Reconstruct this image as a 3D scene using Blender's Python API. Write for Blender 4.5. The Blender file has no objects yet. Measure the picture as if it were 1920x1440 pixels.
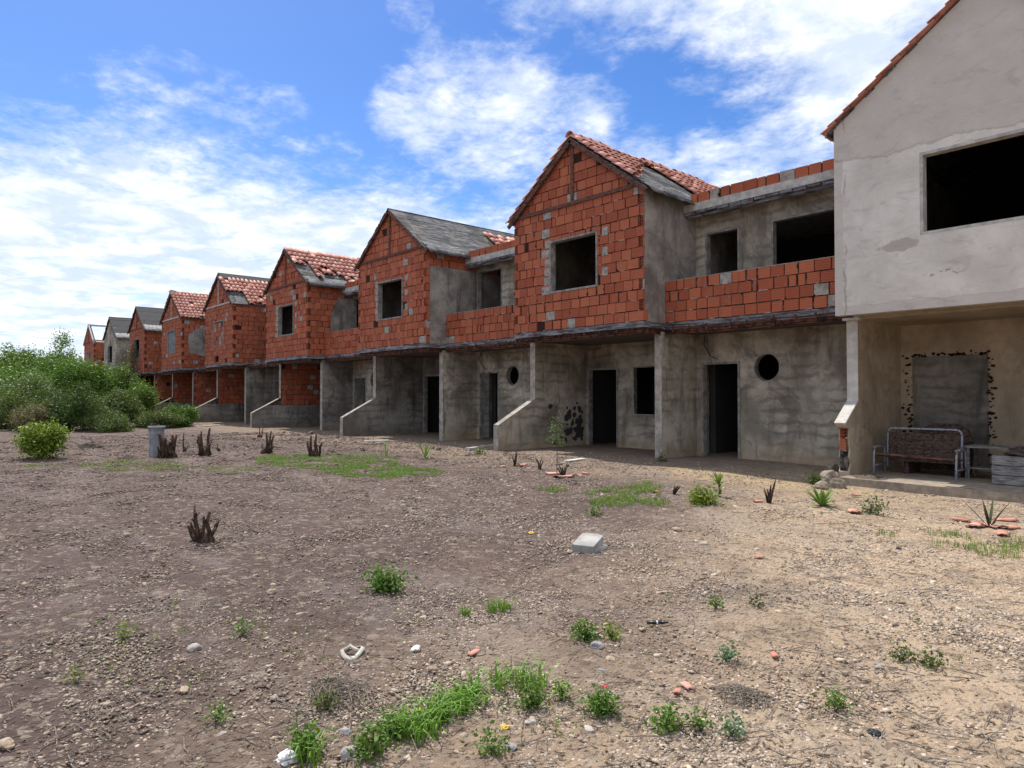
import bpy, bmesh, math, random
import numpy as np
from mathutils import Vector, Matrix, noise
from mathutils.geometry import tessellate_polygon
R = math.radians
random.seed(7); rng = np.random.default_rng(7)
scene = bpy.context.scene
col = scene.collection

# ------------------------------------------------------------------ camera
YAW, PIT, CH, FPX = 48.62, 0.98, 1.366, 1290.0
cd = bpy.data.cameras.new('camera'); cam = bpy.data.objects.new('camera', cd); col.objects.link(cam)
cam.location = (0, 0, CH); cam.rotation_euler = (R(90+PIT), 0, R(YAW))
cd.sensor_width = 36; cd.lens = FPX/1920*36; cd.clip_start = .05; cd.clip_end = 2000
scene.camera = cam
FW = Vector((-math.sin(R(YAW))*math.cos(R(PIT)), math.cos(R(YAW))*math.cos(R(PIT)), math.sin(R(PIT))))
RT = Vector((math.cos(R(YAW)), math.sin(R(YAW)), 0)); UP = RT.cross(FW)
def ray(u, v): return (FW + RT*((u-960)/FPX) - UP*((v-720)/FPX)).normalized()

# ------------------------------------------------------------------ node helpers
class NT:
    def __init__(s, tree): s.t = tree; s.n = tree.nodes; s.l = tree.links
    def put(s, sock, v):
        if isinstance(v, bpy.types.NodeSocket): s.l.new(v, sock)
        elif v is not None:
            if isinstance(v, (int, float)) and hasattr(sock.default_value, '__len__'): v = (v,)*len(sock.default_value)
            if hasattr(sock.default_value, '__len__') and len(sock.default_value) == 4 and len(v) == 3: v = (*v, 1)
            sock.default_value = v
    def m(s, op, a, b=None, c=None, clamp=False):
        n = s.n.new('ShaderNodeMath'); n.operation = op; n.use_clamp = clamp
        for i, v in enumerate((a, b, c)): s.put(n.inputs[i], v) if v is not None else None
        return n.outputs[0]
    def vm(s, op, a, b=None, out=0):
        n = s.n.new('ShaderNodeVectorMath'); n.operation = op
        s.put(n.inputs[0], a)
        if b is not None: s.put(n.inputs[1], b)
        return n.outputs[out]
    def noise(s, vec, scale, detail=4, rough=.55, dist=0, out=0):
        n = s.n.new('ShaderNodeTexNoise'); s.put(n.inputs['Vector'], vec); n.inputs['Scale'].default_value = scale
        n.inputs['Detail'].default_value = detail; n.inputs['Roughness'].default_value = rough; n.inputs['Distortion'].default_value = dist
        return n.outputs[out]
    def vor(s, vec, scale, feat='F1', out='Distance', rnd=1):
        n = s.n.new('ShaderNodeTexVoronoi'); n.feature = feat; s.put(n.inputs['Vector'], vec); n.inputs['Scale'].default_value = scale
        n.inputs['Randomness'].default_value = rnd
        return n.outputs[out]
    def ramp(s, f, a, b):        # smooth 0..1 between a and b
        n = s.n.new('ShaderNodeMapRange'); n.interpolation_type = 'SMOOTHSTEP'; s.put(n.inputs[0], f)
        n.inputs[1].default_value = a; n.inputs[2].default_value = b
        return n.outputs[0]
    def mix(s, f, a, b, typ='MIX'):
        n = s.n.new('ShaderNodeMix'); n.data_type = 'RGBA'; n.blend_type = typ; s.put(n.inputs[0], f); s.put(n.inputs[6], a); s.put(n.inputs[7], b)
        return n.outputs[2]
    def mapv(s, vec, sc): return s.vm('MULTIPLY', vec, sc)
    def sep(s, v):
        n = s.n.new('ShaderNodeSeparateXYZ'); s.put(n.inputs[0], v); return n.outputs
    def attr(s, name, out='Fac'):
        n = s.n.new('ShaderNodeAttribute'); n.attribute_name = name; return n.outputs[out]
    def obj(s): return s.n.new('ShaderNodeTexCoord').outputs['Object']
    def geo(s): return s.n.new('ShaderNodeNewGeometry').outputs['Position']
MATS = {}
def material(name, fn, rough=.9, spec=.25):
    m = bpy.data.materials.new(name); m.use_nodes = True; t = NT(m.node_tree); b = m.node_tree.nodes['Principled BSDF']
    b.inputs['Roughness'].default_value = rough; b.inputs['Specular IOR Level'].default_value = spec
    r = fn(t, b)
    if r is not None:
        c, h, st, di = (list(r)+[None]*4)[:4]
        t.put(b.inputs['Base Color'], c)
        if h is not None:
            n = t.n.new('ShaderNodeBump'); n.inputs['Strength'].default_value = st or .5; n.inputs['Distance'].default_value = di or .01
            t.put(n.inputs['Height'], h); t.l.new(n.outputs[0], b.inputs['Normal'])
    MATS[name] = m; return m

# ------------------------------------------------------------------ world: sky with clouds
SX, SY, SZ = -.62, .085, 1.0
w = bpy.data.worlds.new('World'); scene.world = w; w.use_nodes = True
t = NT(w.node_tree); bg = w.node_tree.nodes['Background']
sky = t.n.new('ShaderNodeTexSky'); sky.sky_type = 'NISHITA'; sky.sun_disc = False
sky.sun_elevation = math.atan2(SZ, math.hypot(SX, SY)); sky.sun_rotation = math.atan2(SX, SY)
sky.air_density = 1.0; sky.dust_density = .4; sky.ozone_density = 2.0
dirv = t.vm('NORMALIZE', t.n.new('ShaderNodeTexCoord').outputs['Generated'])
dx, dy, dz = t.sep(dirv)
hs = t.n.new('ShaderNodeHueSaturation'); hs.inputs['Saturation'].default_value = 1.36; hs.inputs['Hue'].default_value = .512; hs.inputs['Value'].default_value = 1.02; t.l.new(sky.outputs[0], hs.inputs['Color'])
pz = t.m('ADD', t.m('ABSOLUTE', dz), .13)
comb = t.n.new('ShaderNodeCombineXYZ'); t.l.new(t.m('DIVIDE', dx, pz), comb.inputs[0]); t.l.new(t.m('DIVIDE', dy, pz), comb.inputs[1])
P2 = t.vm('ADD', comb.outputs[0], (3.7, 1.9, 0))
def circ(p, q, flip=1):          # signed distance to the great circle through two sky directions
    n = ray(*p).cross(ray(*q)).normalized()*flip
    return t.vm('DOT_PRODUCT', dirv, tuple(n), out=1)
def blob(p, r):
    return t.m('SUBTRACT', 1.0, t.m('DIVIDE', t.vm('LENGTH', t.vm('SUBTRACT', dirv, tuple(ray(*p))), out=1), r))
CL = {'bank': .0}
bank = t.m('MULTIPLY', circ((-100, 200), (980, 395), 1), 3.6)
side = t.m('MULTIPLY', circ((930, -60), (1640, 270), -1), 3.2)
side2 = blob((1700, 200), .26)
wisp = t.m('MAXIMUM', blob((850, 200), .13), t.m('MAXIMUM', blob((960, 240), .13), t.m('MAXIMUM', blob((770, 190), .08), blob((1060, 270), .12))))
low = t.m('MAXIMUM', blob((1330, 345), .11), t.m('MAXIMUM', blob((1200, 330), .09), blob((1480, 310), .12)))
puff = t.m('MINIMUM', t.m('MAXIMUM', t.m('MAXIMUM', blob((480, 235), .09), blob((300, 205), .09)), t.m('MAXIMUM', blob((630, 300), .05), blob((770, 14), .04))), .30)
cov = t.m('MAXIMUM', t.m('MAXIMUM', bank, side), t.m('MINIMUM', t.m('SUBTRACT', t.m('MULTIPLY', t.m('MAXIMUM', t.m('MAXIMUM', wisp, low), t.m('MAXIMUM', puff, side2)), .75), .30), .10))
cov = t.m('MINIMUM', t.m('MAXIMUM', cov, -.56), .26)
# unseen broken cloud added behind the camera to brighten the house fronts
back = t.m('MULTIPLY', t.m('SUBTRACT', t.m('MULTIPLY', t.vm('DOT_PRODUCT', dirv, (FW.x, FW.y, 0), out=1), -1.0), .1), .5)
cov = t.m('MAXIMUM', cov, t.m('MINIMUM', back, .20))
n1 = t.noise(P2, 1.9, 9, .62, .5); n2 = t.noise(P2, 7.0, 7, .62, .35); n3 = t.noise(P2, 26.0, 5, .65, .2)
nn = t.m('ADD', t.m('MULTIPLY', t.m('SUBTRACT', n1, .5), .62), t.m('ADD', t.m('MULTIPLY', t.m('SUBTRACT', n2, .5), .56), t.m('MULTIPLY', t.m('SUBTRACT', n3, .5), .26)))
dens = t.ramp(t.m('ADD', cov, nn), -.14, .30)
dens = t.m('MAXIMUM', dens, t.m('MULTIPLY', t.ramp(dz, .10, -.02), .75))
shade = t.ramp(t.noise(P2, 5.0, 5, .6, .3), .38, .66)
ccol = t.mix(shade, (5.2, 5.9, 7.1), (7.9, 8.1, 8.3))
t.put(bg.inputs['Color'], t.mix(t.m('MULTIPLY', dens, .95), hs.outputs[0], ccol))
bg.inputs['Strength'].default_value = .12

# ------------------------------------------------------------------ sun
sd = bpy.data.lights.new('sun', 'SUN'); sd.energy = 4.7; sd.angle = R(.5); sd.color = (1, .955, .88)
so = bpy.data.objects.new('sun', sd); col.objects.link(so)
so.rotation_euler = Vector((-SX, -SY, -SZ)).to_track_quat('-Z', 'Y').to_euler(); so.location = (-20, 5, 30)
scene.view_settings.view_transform = 'Standard'; scene.view_settings.look = 'None'
scene.view_settings.exposure = 0.33; scene.view_settings.gamma = 1
try:
    scene.cycles.max_bounces = 8; scene.cycles.diffuse_bounces = 4
except Exception: pass

# ------------------------------------------------------------------ ground height
def gz(x, y):
    d = math.hypot(x, y)
    z = .03*math.sin(x*.55+1.3)*math.sin(y*.48+.4) + .02*math.sin(x*1.3+y*.9)
    a = max(0, 1-((x+3.6)/3.4)**2)*max(0, 1-((y-11.6)/2.8)**2) if abs(x+3.6) < 3.4 and abs(y-11.6) < 2.8 else 0
    return z*min(1, max(0, (11.8-y)*.6)) - .10*a
def at(u, v, lift=0):
    d = ray(u, v); z = 0
    for _ in range(6):
        k = (z-CH)/d.z; p = Vector((0, 0, CH)) + d*k; z = gz(p.x, p.y)
    return Vector((p.x, p.y, z+lift))
def dist_of(p): return (Vector(p)-Vector((0, 0, CH))).dot(FW)
def mpp(p): return dist_of(p)/FPX          # metres for one photo pixel there

# ------------------------------------------------------------------ mesh builder
class MB:
    def __init__(s): s.v = []; s.f = []; s.mi = []; s.c = []
    def face(s, idx, mi=0, c=0.0): s.f.append(idx); s.mi.append(mi); s.c.append(c)
    def add(s, vs, fs, mi=0, c=0.0):
        o = len(s.v); s.v += [tuple(p) for p in vs]
        for f in fs: s.face(tuple(o+i for i in f), mi, c)
    def box(s, x0, x1, y0, y1, z0, z1, mi=0, c=0.0, j=0.0):
        r = (lambda: random.uniform(-j, j)) if j else (lambda: 0)
        vs = [(x+r(), y+r(), z+r()) for x in (x0, x1) for y in (y0, y1) for z in (z0, z1)]
        s.add(vs, [(0, 1, 3, 2), (4, 6, 7, 5), (0, 4, 5, 1), (2, 3, 7, 6), (0, 2, 6, 4), (1, 5, 7, 3)], mi, c)
    def obox(s, cx, ax, ay, az, mi=0, c=0.0):      # centre and three half axes
        cx, ax, ay, az = map(Vector, (cx, ax, ay, az))
        vs = [cx+ax*i+ay*k+az*l for i in (-1, 1) for k in (-1, 1) for l in (-1, 1)]
        s.add(vs, [(0, 1, 3, 2), (4, 6, 7, 5), (0, 4, 5, 1), (2, 3, 7, 6), (0, 2, 6, 4), (1, 5, 7, 3)], mi, c)
    def tube(s, pts, rad, n=8, mi=0, c=0.0, cap=True):
        pts = [Vector(p) for p in pts]; k = len(pts)
        if not hasattr(rad, '__len__'): rad = [rad]*k
        o = len(s.v); up = Vector((.03, .02, 1))
        for i, p in enumerate(pts):
            d = (pts[min(i+1, k-1)]-pts[max(i-1, 0)]).normalized()
            a = d.cross(up if abs(d.z) < .9 else Vector((1, .1, 0))).normalized(); b = d.cross(a)
            for q in range(n):
                th = 2*math.pi*q/n; s.v.append(tuple(p+(a*math.cos(th)+b*math.sin(th))*rad[i]))
        for i in range(k-1):
            for q in range(n):
                s.face((o+i*n+q, o+i*n+(q+1) % n, o+(i+1)*n+(q+1) % n, o+(i+1)*n+q), mi, c)
        if cap:
            s.face(tuple(o+q for q in range(n))[::-1], mi, c); s.face(tuple(o+(k-1)*n+q for q in range(n)), mi, c)
    def prism(s, poly, f, d0, d1, mi=0, c=0.0):    # convex polygon in 2-D, f(a, b, depth) -> xyz
        n = len(poly)
        vs = [f(a, b, d0) for a, b in poly]+[f(a, b, d1) for a, b in poly]
        s.add(vs, [tuple(range(n)), tuple(range(2*n-1, n-1, -1))]+[(i, i+n, (i+1) % n+n, (i+1) % n) for i in range(n)], mi, c)
    def panel(s, outline, holes, f, d0, d1, mi=0, c=0.0):   # slab with holes
        loops = [outline]+holes
        pts = [p for l in loops for p in l]; n = len(pts)
        tri = tessellate_polygon([[Vector((a, b, 0)) for a, b in l] for l in loops])
        o = len(s.v); s.v += [tuple(f(a, b, d0)) for a, b in pts]+[tuple(f(a, b, d1)) for a, b in pts]
        for a, b, d in tri: s.face((o+a, o+b, o+d), mi, c); s.face((o+n+d, o+n+b, o+n+a), mi, c)
        k = 0
        for l in loops:
            m = len(l)
            for i in range(m): s.face((o+k+i, o+k+(i+1) % m, o+n+k+(i+1) % m, o+n+k+i), mi, c)
            k += m
    def mesh(s, name, mats, smooth=False, fix=True):
        me = bpy.data.meshes.new(name); me.from_pydata(s.v, [], s.f)
        for m in (mats if isinstance(mats, (list, tuple)) else [mats]): me.materials.append(MATS[m] if isinstance(m, str) else m)
        me.polygons.foreach_set('material_index', s.mi)
        a = me.attributes.new('rnd', 'FLOAT', 'FACE'); a.data.foreach_set('value', s.c)
        if fix:
            bm = bmesh.new(); bm.from_mesh(me); bmesh.ops.recalc_face_normals(bm, faces=bm.faces); bm.to_mesh(me); bm.free()
        if smooth: me.polygons.foreach_set('use_smooth', [True]*len(me.polygons))
        me.update(); return me
    def build(s, name, mats, parent=None, smooth=False, fix=True, loc=None):
        if not s.v: return None
        o = bpy.data.objects.new(name, s.mesh(name, mats, smooth, fix)); col.objects.link(o)
        if parent: o.parent = parent
        if loc is not None: o.location = loc
        return o
def tag(o, label=None, cat=None, group=None, kind=None):
    if label: o['label'] = label
    if cat: o['category'] = cat
    if group: o['group'] = group
    if kind: o['kind'] = kind
    return o
def empty(name, loc, rz=0):
    o = bpy.data.objects.new(name, None); o.location = loc; o.rotation_euler.z = rz; o.empty_display_size = .2; col.objects.link(o); return o

# ------------------------------------------------------------------ materials
def m_brick(t, b):
    p = t.geo(); r = t.attr('rnd'); x, y, z = t.sep(p)
    base = t.mix(r, (.30, .076, .040), (.43, .130, .066))
    base = t.mix(t.ramp(t.noise(p, 2.2, 5, .6), .52, .75), base, (.33, .115, .07))
    base = t.mix(t.m('MULTIPLY', t.ramp(t.noise(p, 14, 4, .65), .60, .78), .55), base, (.36, .29, .25))   # mortar smears
    base = t.mix(t.m('MULTIPLY', t.ramp(t.noise(t.mapv(p, (3, 3, .5)), 1.6, 4, .6), .56, .8), .55), base, (.13, .06, .045))
    base = t.mix(t.m('MULTIPLY', t.ramp(t.noise(p, 60, 3, .7), .55, .8), .3), base, (.2, .05, .03))
    gr = t.ramp(t.m('ABSOLUTE', t.m('SINE', t.m('MULTIPLY', z, 70.0))), .0, .45)
    h = t.m('ADD', t.m('MULTIPLY', gr, .6), t.m('MULTIPLY', t.noise(p, 45, 4, .7), .7))
    base = t.mix(t.m('MULTIPLY', t.m('SUBTRACT', 1.0, gr), .42), base, (.10, .03, .02))
    return base, h, .7, .008
material('brick', m_brick)
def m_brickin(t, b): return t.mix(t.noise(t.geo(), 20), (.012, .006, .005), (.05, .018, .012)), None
material('brick_inside', m_brickin)  # brick red darkened, with the shade of hollow blocks painted in
def m_mortar(t, b):
    p = t.geo(); n = t.noise(p, 9, 6, .65)
    return t.mix(t.ramp(n, .3, .7), (.20, .175, .155), (.40, .36, .32)), t.noise(p, 35, 6, .7), .8, .012
material('mortar', m_mortar)
def m_darkmortar(t, b):
    p = t.geo(); n = t.noise(p, 7, 6, .65)
    return t.mix(t.ramp(n, .42, .68), (.018, .014, .013), (.20, .165, .145)), t.noise(p, 35, 6, .7), .8, .012
material('joint', m_darkmortar)
def plaster(c0, c1, stain, amt=.6, band=.0, warm=None):
    def f(t, b):
        p = t.geo(); x, y, z = t.sep(p)
        c = t.mix(t.ramp(t.noise(p, 1.1, 6, .62, .3), .35, .65), c0, c1)
        c = t.mix(t.m('MULTIPLY', t.ramp(t.noise(p, 7, 6, .7), .42, .72), .4), c, tuple(k*.62 for k in c0))
        streak = t.ramp(t.noise(t.mapv(p, (2.6, 2.6, .45)), 1.3, 6, .65, .4), .5, .74)
        c = t.mix(t.m('MULTIPLY', streak, amt), c, stain)
        blot = t.ramp(t.noise(p, .75, 7, .7, .8), .53, .60)
        c = t.mix(t.m('MULTIPLY', blot, amt*.55), c, tuple(k*1.2 for k in stain))
        if band:
            wv = t.m('SINE', t.m('ADD', t.m('MULTIPLY', z, 27.0), t.m('MULTIPLY', t.noise(p, 1.7, 4), 9.0)))
            c = t.mix(t.m('MULTIPLY', t.m('MULTIPLY', t.ramp(wv, .1, .95), t.ramp(t.noise(p, 1.5, 3), .4, .6)), band), c, tuple(k*.5 for k in c0))
        if warm:
            c = t.mix(t.m('MULTIPLY', t.ramp(t.m('ADD', z, t.m('MULTIPLY', t.noise(p, 2.5, 5), .9)), 1.0, .35), .6), c, warm)
        crack = t.vor(t.vm('ADD', p, t.mapv(t.noise(p, 3, 4, .6, 0, 1), (.5, .5, .5))), .8, 'DISTANCE_TO_EDGE')
        c = t.mix(t.m('MULTIPLY', t.m('MULTIPLY', t.ramp(crack, .008, .0), t.ramp(t.noise(p, .6, 2), .5, .6)), .6), c, (.06, .05, .045))
        h = t.m('ADD', t.noise(p, 5, 7, .7), t.m('MULTIPLY', t.noise(p, 60, 4, .7), .25))
        return c, h, .55, .03
    return f
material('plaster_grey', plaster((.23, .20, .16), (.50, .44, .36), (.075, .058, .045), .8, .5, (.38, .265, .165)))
material('plaster_dark', plaster((.14, .125, .11), (.32, .295, .265), (.04, .035, .032), .9, .4, (.19, .15, .12)))  # stained plaster, its tone lowered to carry the ground floor's shade
material('plaster_patch', plaster((.13, .12, .105), (.27, .25, .225), (.06, .045, .036), .8, .4, (.20, .17, .14)))
material('plaster_side', plaster((.17, .15, .14), (.34, .31, .28), (.075, .06, .06), .8))
material('plaster_tan', plaster((.33, .26, .185), (.46, .375, .28), (.18, .135, .095), .6, 0, (.34, .255, .175)))
def m_h1(t, b):
    p = t.geo(); x, y, z = t.sep(p)
    nz = t.m('MULTIPLY', t.m('SUBTRACT', t.noise(p, 1.5, 5, .6), .5), .5)
    c = t.mix(t.ramp(t.noise(p, 1.0, 6, .65, .4), .32, .68), (.50, .465, .43), (.66, .62, .58))
    upper = t.ramp(t.m('ADD', z, nz), 5.24, 5.27)                      # rough top coat ends in an uneven line
    edge = t.ramp(t.m('ADD', x, t.m('ADD', t.m('MULTIPLY', nz, .3), t.m('MULTIPLY', t.noise(p, 7, 4), .08))), -4.86, -4.89)
    low = t.ramp(t.m('ADD', z, t.m('MULTIPLY', nz, .4)), 2.87, 2.84)
    old = t.m('MAXIMUM', upper, t.m('MAXIMUM', edge, low))
    c = t.mix(t.m('MULTIPLY', old, .75), c, t.mix(t.noise(p, 2.5, 6, .65), (.36, .325, .295), (.54, .495, .455)))
    c = t.mix(t.m('MULTIPLY', t.ramp(t.noise(t.mapv(p, (1, 1, 2)), 3, 8, .72, .8), .50, .72), .5), c, (.30, .265, .24))
    line = t.m('MULTIPLY', t.ramp(t.m('ABSOLUTE', t.m('SUBTRACT', t.m('ADD', x, t.m('MULTIPLY', t.noise(p, 5, 5), .16)), -4.80)), .03, .0), t.ramp(t.noise(p, 1.4, 3), .42, .55))
    c = t.mix(t.m('MULTIPLY', line, .55), c, (.20, .16, .12))
    line2 = t.m('MULTIPLY', t.ramp(t.m('ABSOLUTE', t.m('SUBTRACT', t.m('ADD', z, nz), 5.25)), .03, .0), .5)
    c = t.mix(line2, c, (.24, .20, .165))
    dpt = t.vm('LENGTH', t.mapv(t.vm('SUBTRACT', p, (-4.02, 11.66, 3.72)), (1, 0, 2.6)), out=1)
    c = t.mix(t.m('MULTIPLY', t.ramp(t.m('ADD', dpt, t.m('MULTIPLY', t.m('SUBTRACT', t.noise(p, 5, 5, .65), .5), .6)), .30, .24), .6), c, (.27, .235, .20))
    dp2 = t.vm('LENGTH', t.mapv(t.vm('SUBTRACT', p, (-3.45, 11.66, 3.22)), (1, 0, 5)), out=1)
    c = t.mix(t.m('MULTIPLY', t.m('MULTIPLY', t.ramp(dp2, .33, .2), t.ramp(t.noise(t.mapv(p, (6, 6, 16)), 1.4, 4, .7), .52, .6)), .75), c, (.13, .11, .10))
    h = t.m('ADD', t.noise(p, 3.5, 7, .65), t.m('ADD', t.m('MULTIPLY', old, -.25), t.m('MULTIPLY', t.noise(p, 40, 4, .7), .16)))
    return c, h, .5, .04
material('plaster_light', m_h1)
def m_slab(t, b):
    p = t.geo(); q = t.mapv(p, (1, 1, 9))
    c = t.mix(t.ramp(t.noise(q, 2.2, 6, .7), .35, .65), (.045, .042, .045), (.30, .30, .33))
    c = t.mix(t.m('MULTIPLY', t.ramp(t.noise(p, 2.0, 5, .7), .5, .66), .8), c, (.09, .035, .022))
    return c, t.noise(q, 8, 6, .75), 1, .03
material('slab_edge', m_slab)
def m_rust(t, b):
    p = t.geo(); return t.mix(t.ramp(t.noise(p, 9, 5, .7), .4, .6), (.025, .014, .012), (.13, .05, .03)), t.noise(p, 40, 3), .5, .01
material('rust', m_rust)
material('soffit', lambda t, b: (t.mix(t.noise(t.mapv(t.geo(), (1, 6, 1)), 2, 5), (.06, .045, .04), (.17, .14, .125)), t.noise(t.geo(), 12, 5), .6, .02))
def m_wood(t, b):
    p = t.geo(); return t.mix(t.ramp(t.noise(t.mapv(p, (2, 2, 8)), 4, 5, .7), .35, .7), (.055, .028, .022), (.19, .095, .07)), t.noise(t.mapv(p, (2, 2, 8)), 14, 4), .5, .01
material('wood', m_wood)
def m_crate(t, b):
    p = t.geo(); return t.mix(t.ramp(t.noise(t.mapv(p, (1, 1, 9)), 6, 6, .7), .35, .7), (.10, .09, .085), (.33, .31, .30)), t.noise(t.mapv(p, (1, 1, 9)), 20, 5), .7, .01
material('old_wood', m_crate)
def m_tile(t, b):
    p = t.geo(); r = t.attr('rnd')
    c = t.mix(r, (.42, .16, .115), (.68, .36, .29))
    c = t.mix(t.m('MULTIPLY', t.ramp(t.noise(p, 5, 5, .7), .45, .7), .6), c, (.72, .47, .40))
    c = t.mix(t.m('MULTIPLY', t.ramp(t.noise(p, 18, 5, .7), .55, .75), .55), c, (.12, .07, .06))
    return c, t.noise(p, 60, 4), .3, .004
material('tile', m_tile, .85)
def m_felt(t, b):
    p = t.geo(); x, y, z = t.sep(p)
    q = t.mapv(p, (5, .9, 5))
    c = t.mix(t.ramp(t.noise(q, 2.5, 7, .72, .5), .34, .66), (.014, .014, .017), (.19, .19, .20))
    c = t.mix(t.m('MULTIPLY', t.ramp(t.noise(p, .9, 5, .7, .8), .48, .56), .7), c, (.022, .022, .026))
    c = t.mix(t.m('MULTIPLY', t.ramp(t.noise(t.vm('ADD', p, (4, 4, 4)), 1.1, 5, .7, .6), .56, .62), .7), c, (.20, .155, .12))
    ln = t.ramp(t.m('ABSOLUTE', t.m('SINE', t.m('MULTIPLY', t.m('ADD', z, t.m('MULTIPLY', t.noise(p, 2), .05)), 24))), .12, .0)
    c = t.mix(ln, c, (.03, .03, .03))
    return c, t.m('SUBTRACT', t.noise(q, 5, 7, .75), ln), .8, .025
material('felt', m_felt, .8)
material('felt_black', lambda t, b: (t.mix(t.noise(t.mapv(t.geo(), (3, 1, 3)), 2, 6, .7), (.018, .018, .02), (.055, .055, .062)), t.noise(t.geo(), 6, 5), .7, .02), .85)
def m_conc(a, bb):
    return lambda t, b: (t.mix(t.ramp(t.noise(t.geo(), 6, 6, .7), .35, .68), a, bb), t.noise(t.geo(), 22, 6, .75), .6, .01)
material('concrete', m_conc((.30, .285, .27), (.50, .48, .455)))
material('concrete_pale', m_conc((.48, .46, .44), (.66, .64, .62)))
material('stone_pale', m_conc((.26, .23, .205), (.46, .41, .37)))
material('edge_pale', m_conc((.38, .355, .325), (.56, .525, .49)))
material('edge', m_conc((.22, .195, .165), (.42, .38, .335)))
material('block_conc', m_conc((.24, .23, .215), (.38, .365, .35)))
material('pipe', m_conc((.17, .175, .195), (.30, .305, .33)))
material('stalk_dark', m_conc((.03, .035, .022), (.10, .11, .05)))
material('dirt_floor', m_conc((.20, .165, .13), (.34, .28, .22)))
material('rubble', m_conc((.16, .125, .09), (.38, .32, .26)))
material('felt_grey', m_conc((.12, .12, .125), (.32, .32, .33)))
material('jamb', m_conc((.15, .14, .13), (.34, .32, .30)))
material('block_fill', m_conc((.13, .13, .135), (.24, .24, .245)))
material('mould', lambda t, b: (t.mix(t.noise(t.geo(), 12, 4), (.022, .02, .02), (.07, .062, .06)), None))
material('dark', lambda t, b: ((.018, .016, .015), None))
material('interior', lambda t, b: (t.mix(t.noise(t.geo(), 2, 5), (.030, .027, .026), (.055, .05, .047)), None))  # near black: the shade of the deep rooms is put into the colour
material('tube', lambda t, b: (t.mix(t.ramp(t.noise(t.geo(), 30, 5, .7), .48, .62), (.24, .27, .34), (.16, .09, .07)), t.noise(t.geo(), 60, 3), .3, .003), .5, .5)
material('cloth_dark', lambda t, b: (t.mix(t.ramp(t.noise(t.mapv(t.geo(), (1, 1, 2.5)), 16, 6, .75, .6), .35, .68), (.018, .012, .011), (.14, .095, .075)), t.noise(t.geo(), 30, 4), .8, .02))
material('white_plastic', lambda t, b: (t.mix(t.noise(t.geo(), 20, 4), (.55, .56, .58), (.8, .8, .8)), t.noise(t.geo(), 25, 4), .5, .01), .4, .5)
material('black_plastic', lambda t, b: ((.012, .012, .016), t.noise(t.geo(), 25, 4), .5, .01), .35, .5)
material('teal_plastic', lambda t, b: ((.03, .22, .25), None), .4, .5)
material('red_plastic', lambda t, b: ((.55, .03, .03), None), .4, .5)
material('strap', m_conc((.35, .32, .28), (.62, .58, .52)))
material('yellow_leaf', lambda t, b: (t.mix(t.noise(t.geo(), 20), (.50, .28, .05), (.65, .48, .10)), None))
def m_bark(a, bb): return lambda t, b: (t.mix(t.ramp(t.noise(t.mapv(t.geo(), (3, 3, 1)), 14, 5, .7), .35, .68), a, bb), t.noise(t.mapv(t.geo(), (4, 4, 1)), 25, 4), .8, .02)
material('stump', m_bark((.022, .014, .011), (.125, .075, .052)))
material('bark', m_bark((.06, .045, .035), (.18, .14, .11)))
material('twig', m_bark((.10, .08, .065), (.36, .30, .25)))
material('dead_leaf', lambda t, b: (t.mix(t.attr('rnd'), (.05, .032, .022), (.24, .17, .11)), None))
def m_leaf(a, bb, tr=.22):
    def f(t, b):
        c = t.mix(t.attr('rnd'), a, bb)
        c = t.mix(t.m('MULTIPLY', t.ramp(t.noise(t.geo(), 1.2, 3), .4, .65), .45), c, tuple(k*.7 for k in bb))
        t.put(b.inputs['Base Color'], c); b.inputs['Roughness'].default_value = .55
        tl = t.n.new('ShaderNodeBsdfTranslucent'); t.put(tl.inputs[0], t.mix(.5, c, (.25, .40, .04)))
        ms = t.n.new('ShaderNodeMixShader'); ms.inputs[0].default_value = tr
        t.l.new(b.outputs[0], ms.inputs[1]); t.l.new(tl.outputs[0], ms.inputs[2])
        out = [n for n in t.n if n.type == 'OUTPUT_MATERIAL'][0]; t.l.new(ms.outputs[0], out.inputs[0])
    return f
material('leaf_tree', m_leaf((.016, .045, .008), (.13, .235, .028)))
material('leaf_dark', m_leaf((.012, .032, .008), (.05, .10, .02)))
material('leaf_bright', m_leaf((.03, .085, .010), (.12, .24, .03)))
material('leaf_olive', m_leaf((.03, .048, .014), (.11, .14, .04)))
material('leaf_yellow', m_leaf((.08, .14, .015), (.26, .32, .04)))
material('leaf_pale', m_leaf((.05, .09, .03), (.17, .24, .09)))
material('leaf_blue', m_leaf((.06, .13, .08), (.13, .24, .13)))
material('leaf_dry', m_leaf((.12, .085, .05), (.24, .18, .11), .2))
material('grass', m_leaf((.07, .17, .015), (.17, .32, .04)))
material('grass_dry', m_leaf((.22, .17, .08), (.42, .35, .18), .2))
material('agave', m_leaf((.08, .17, .03), (.22, .32, .07), .15))

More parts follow.
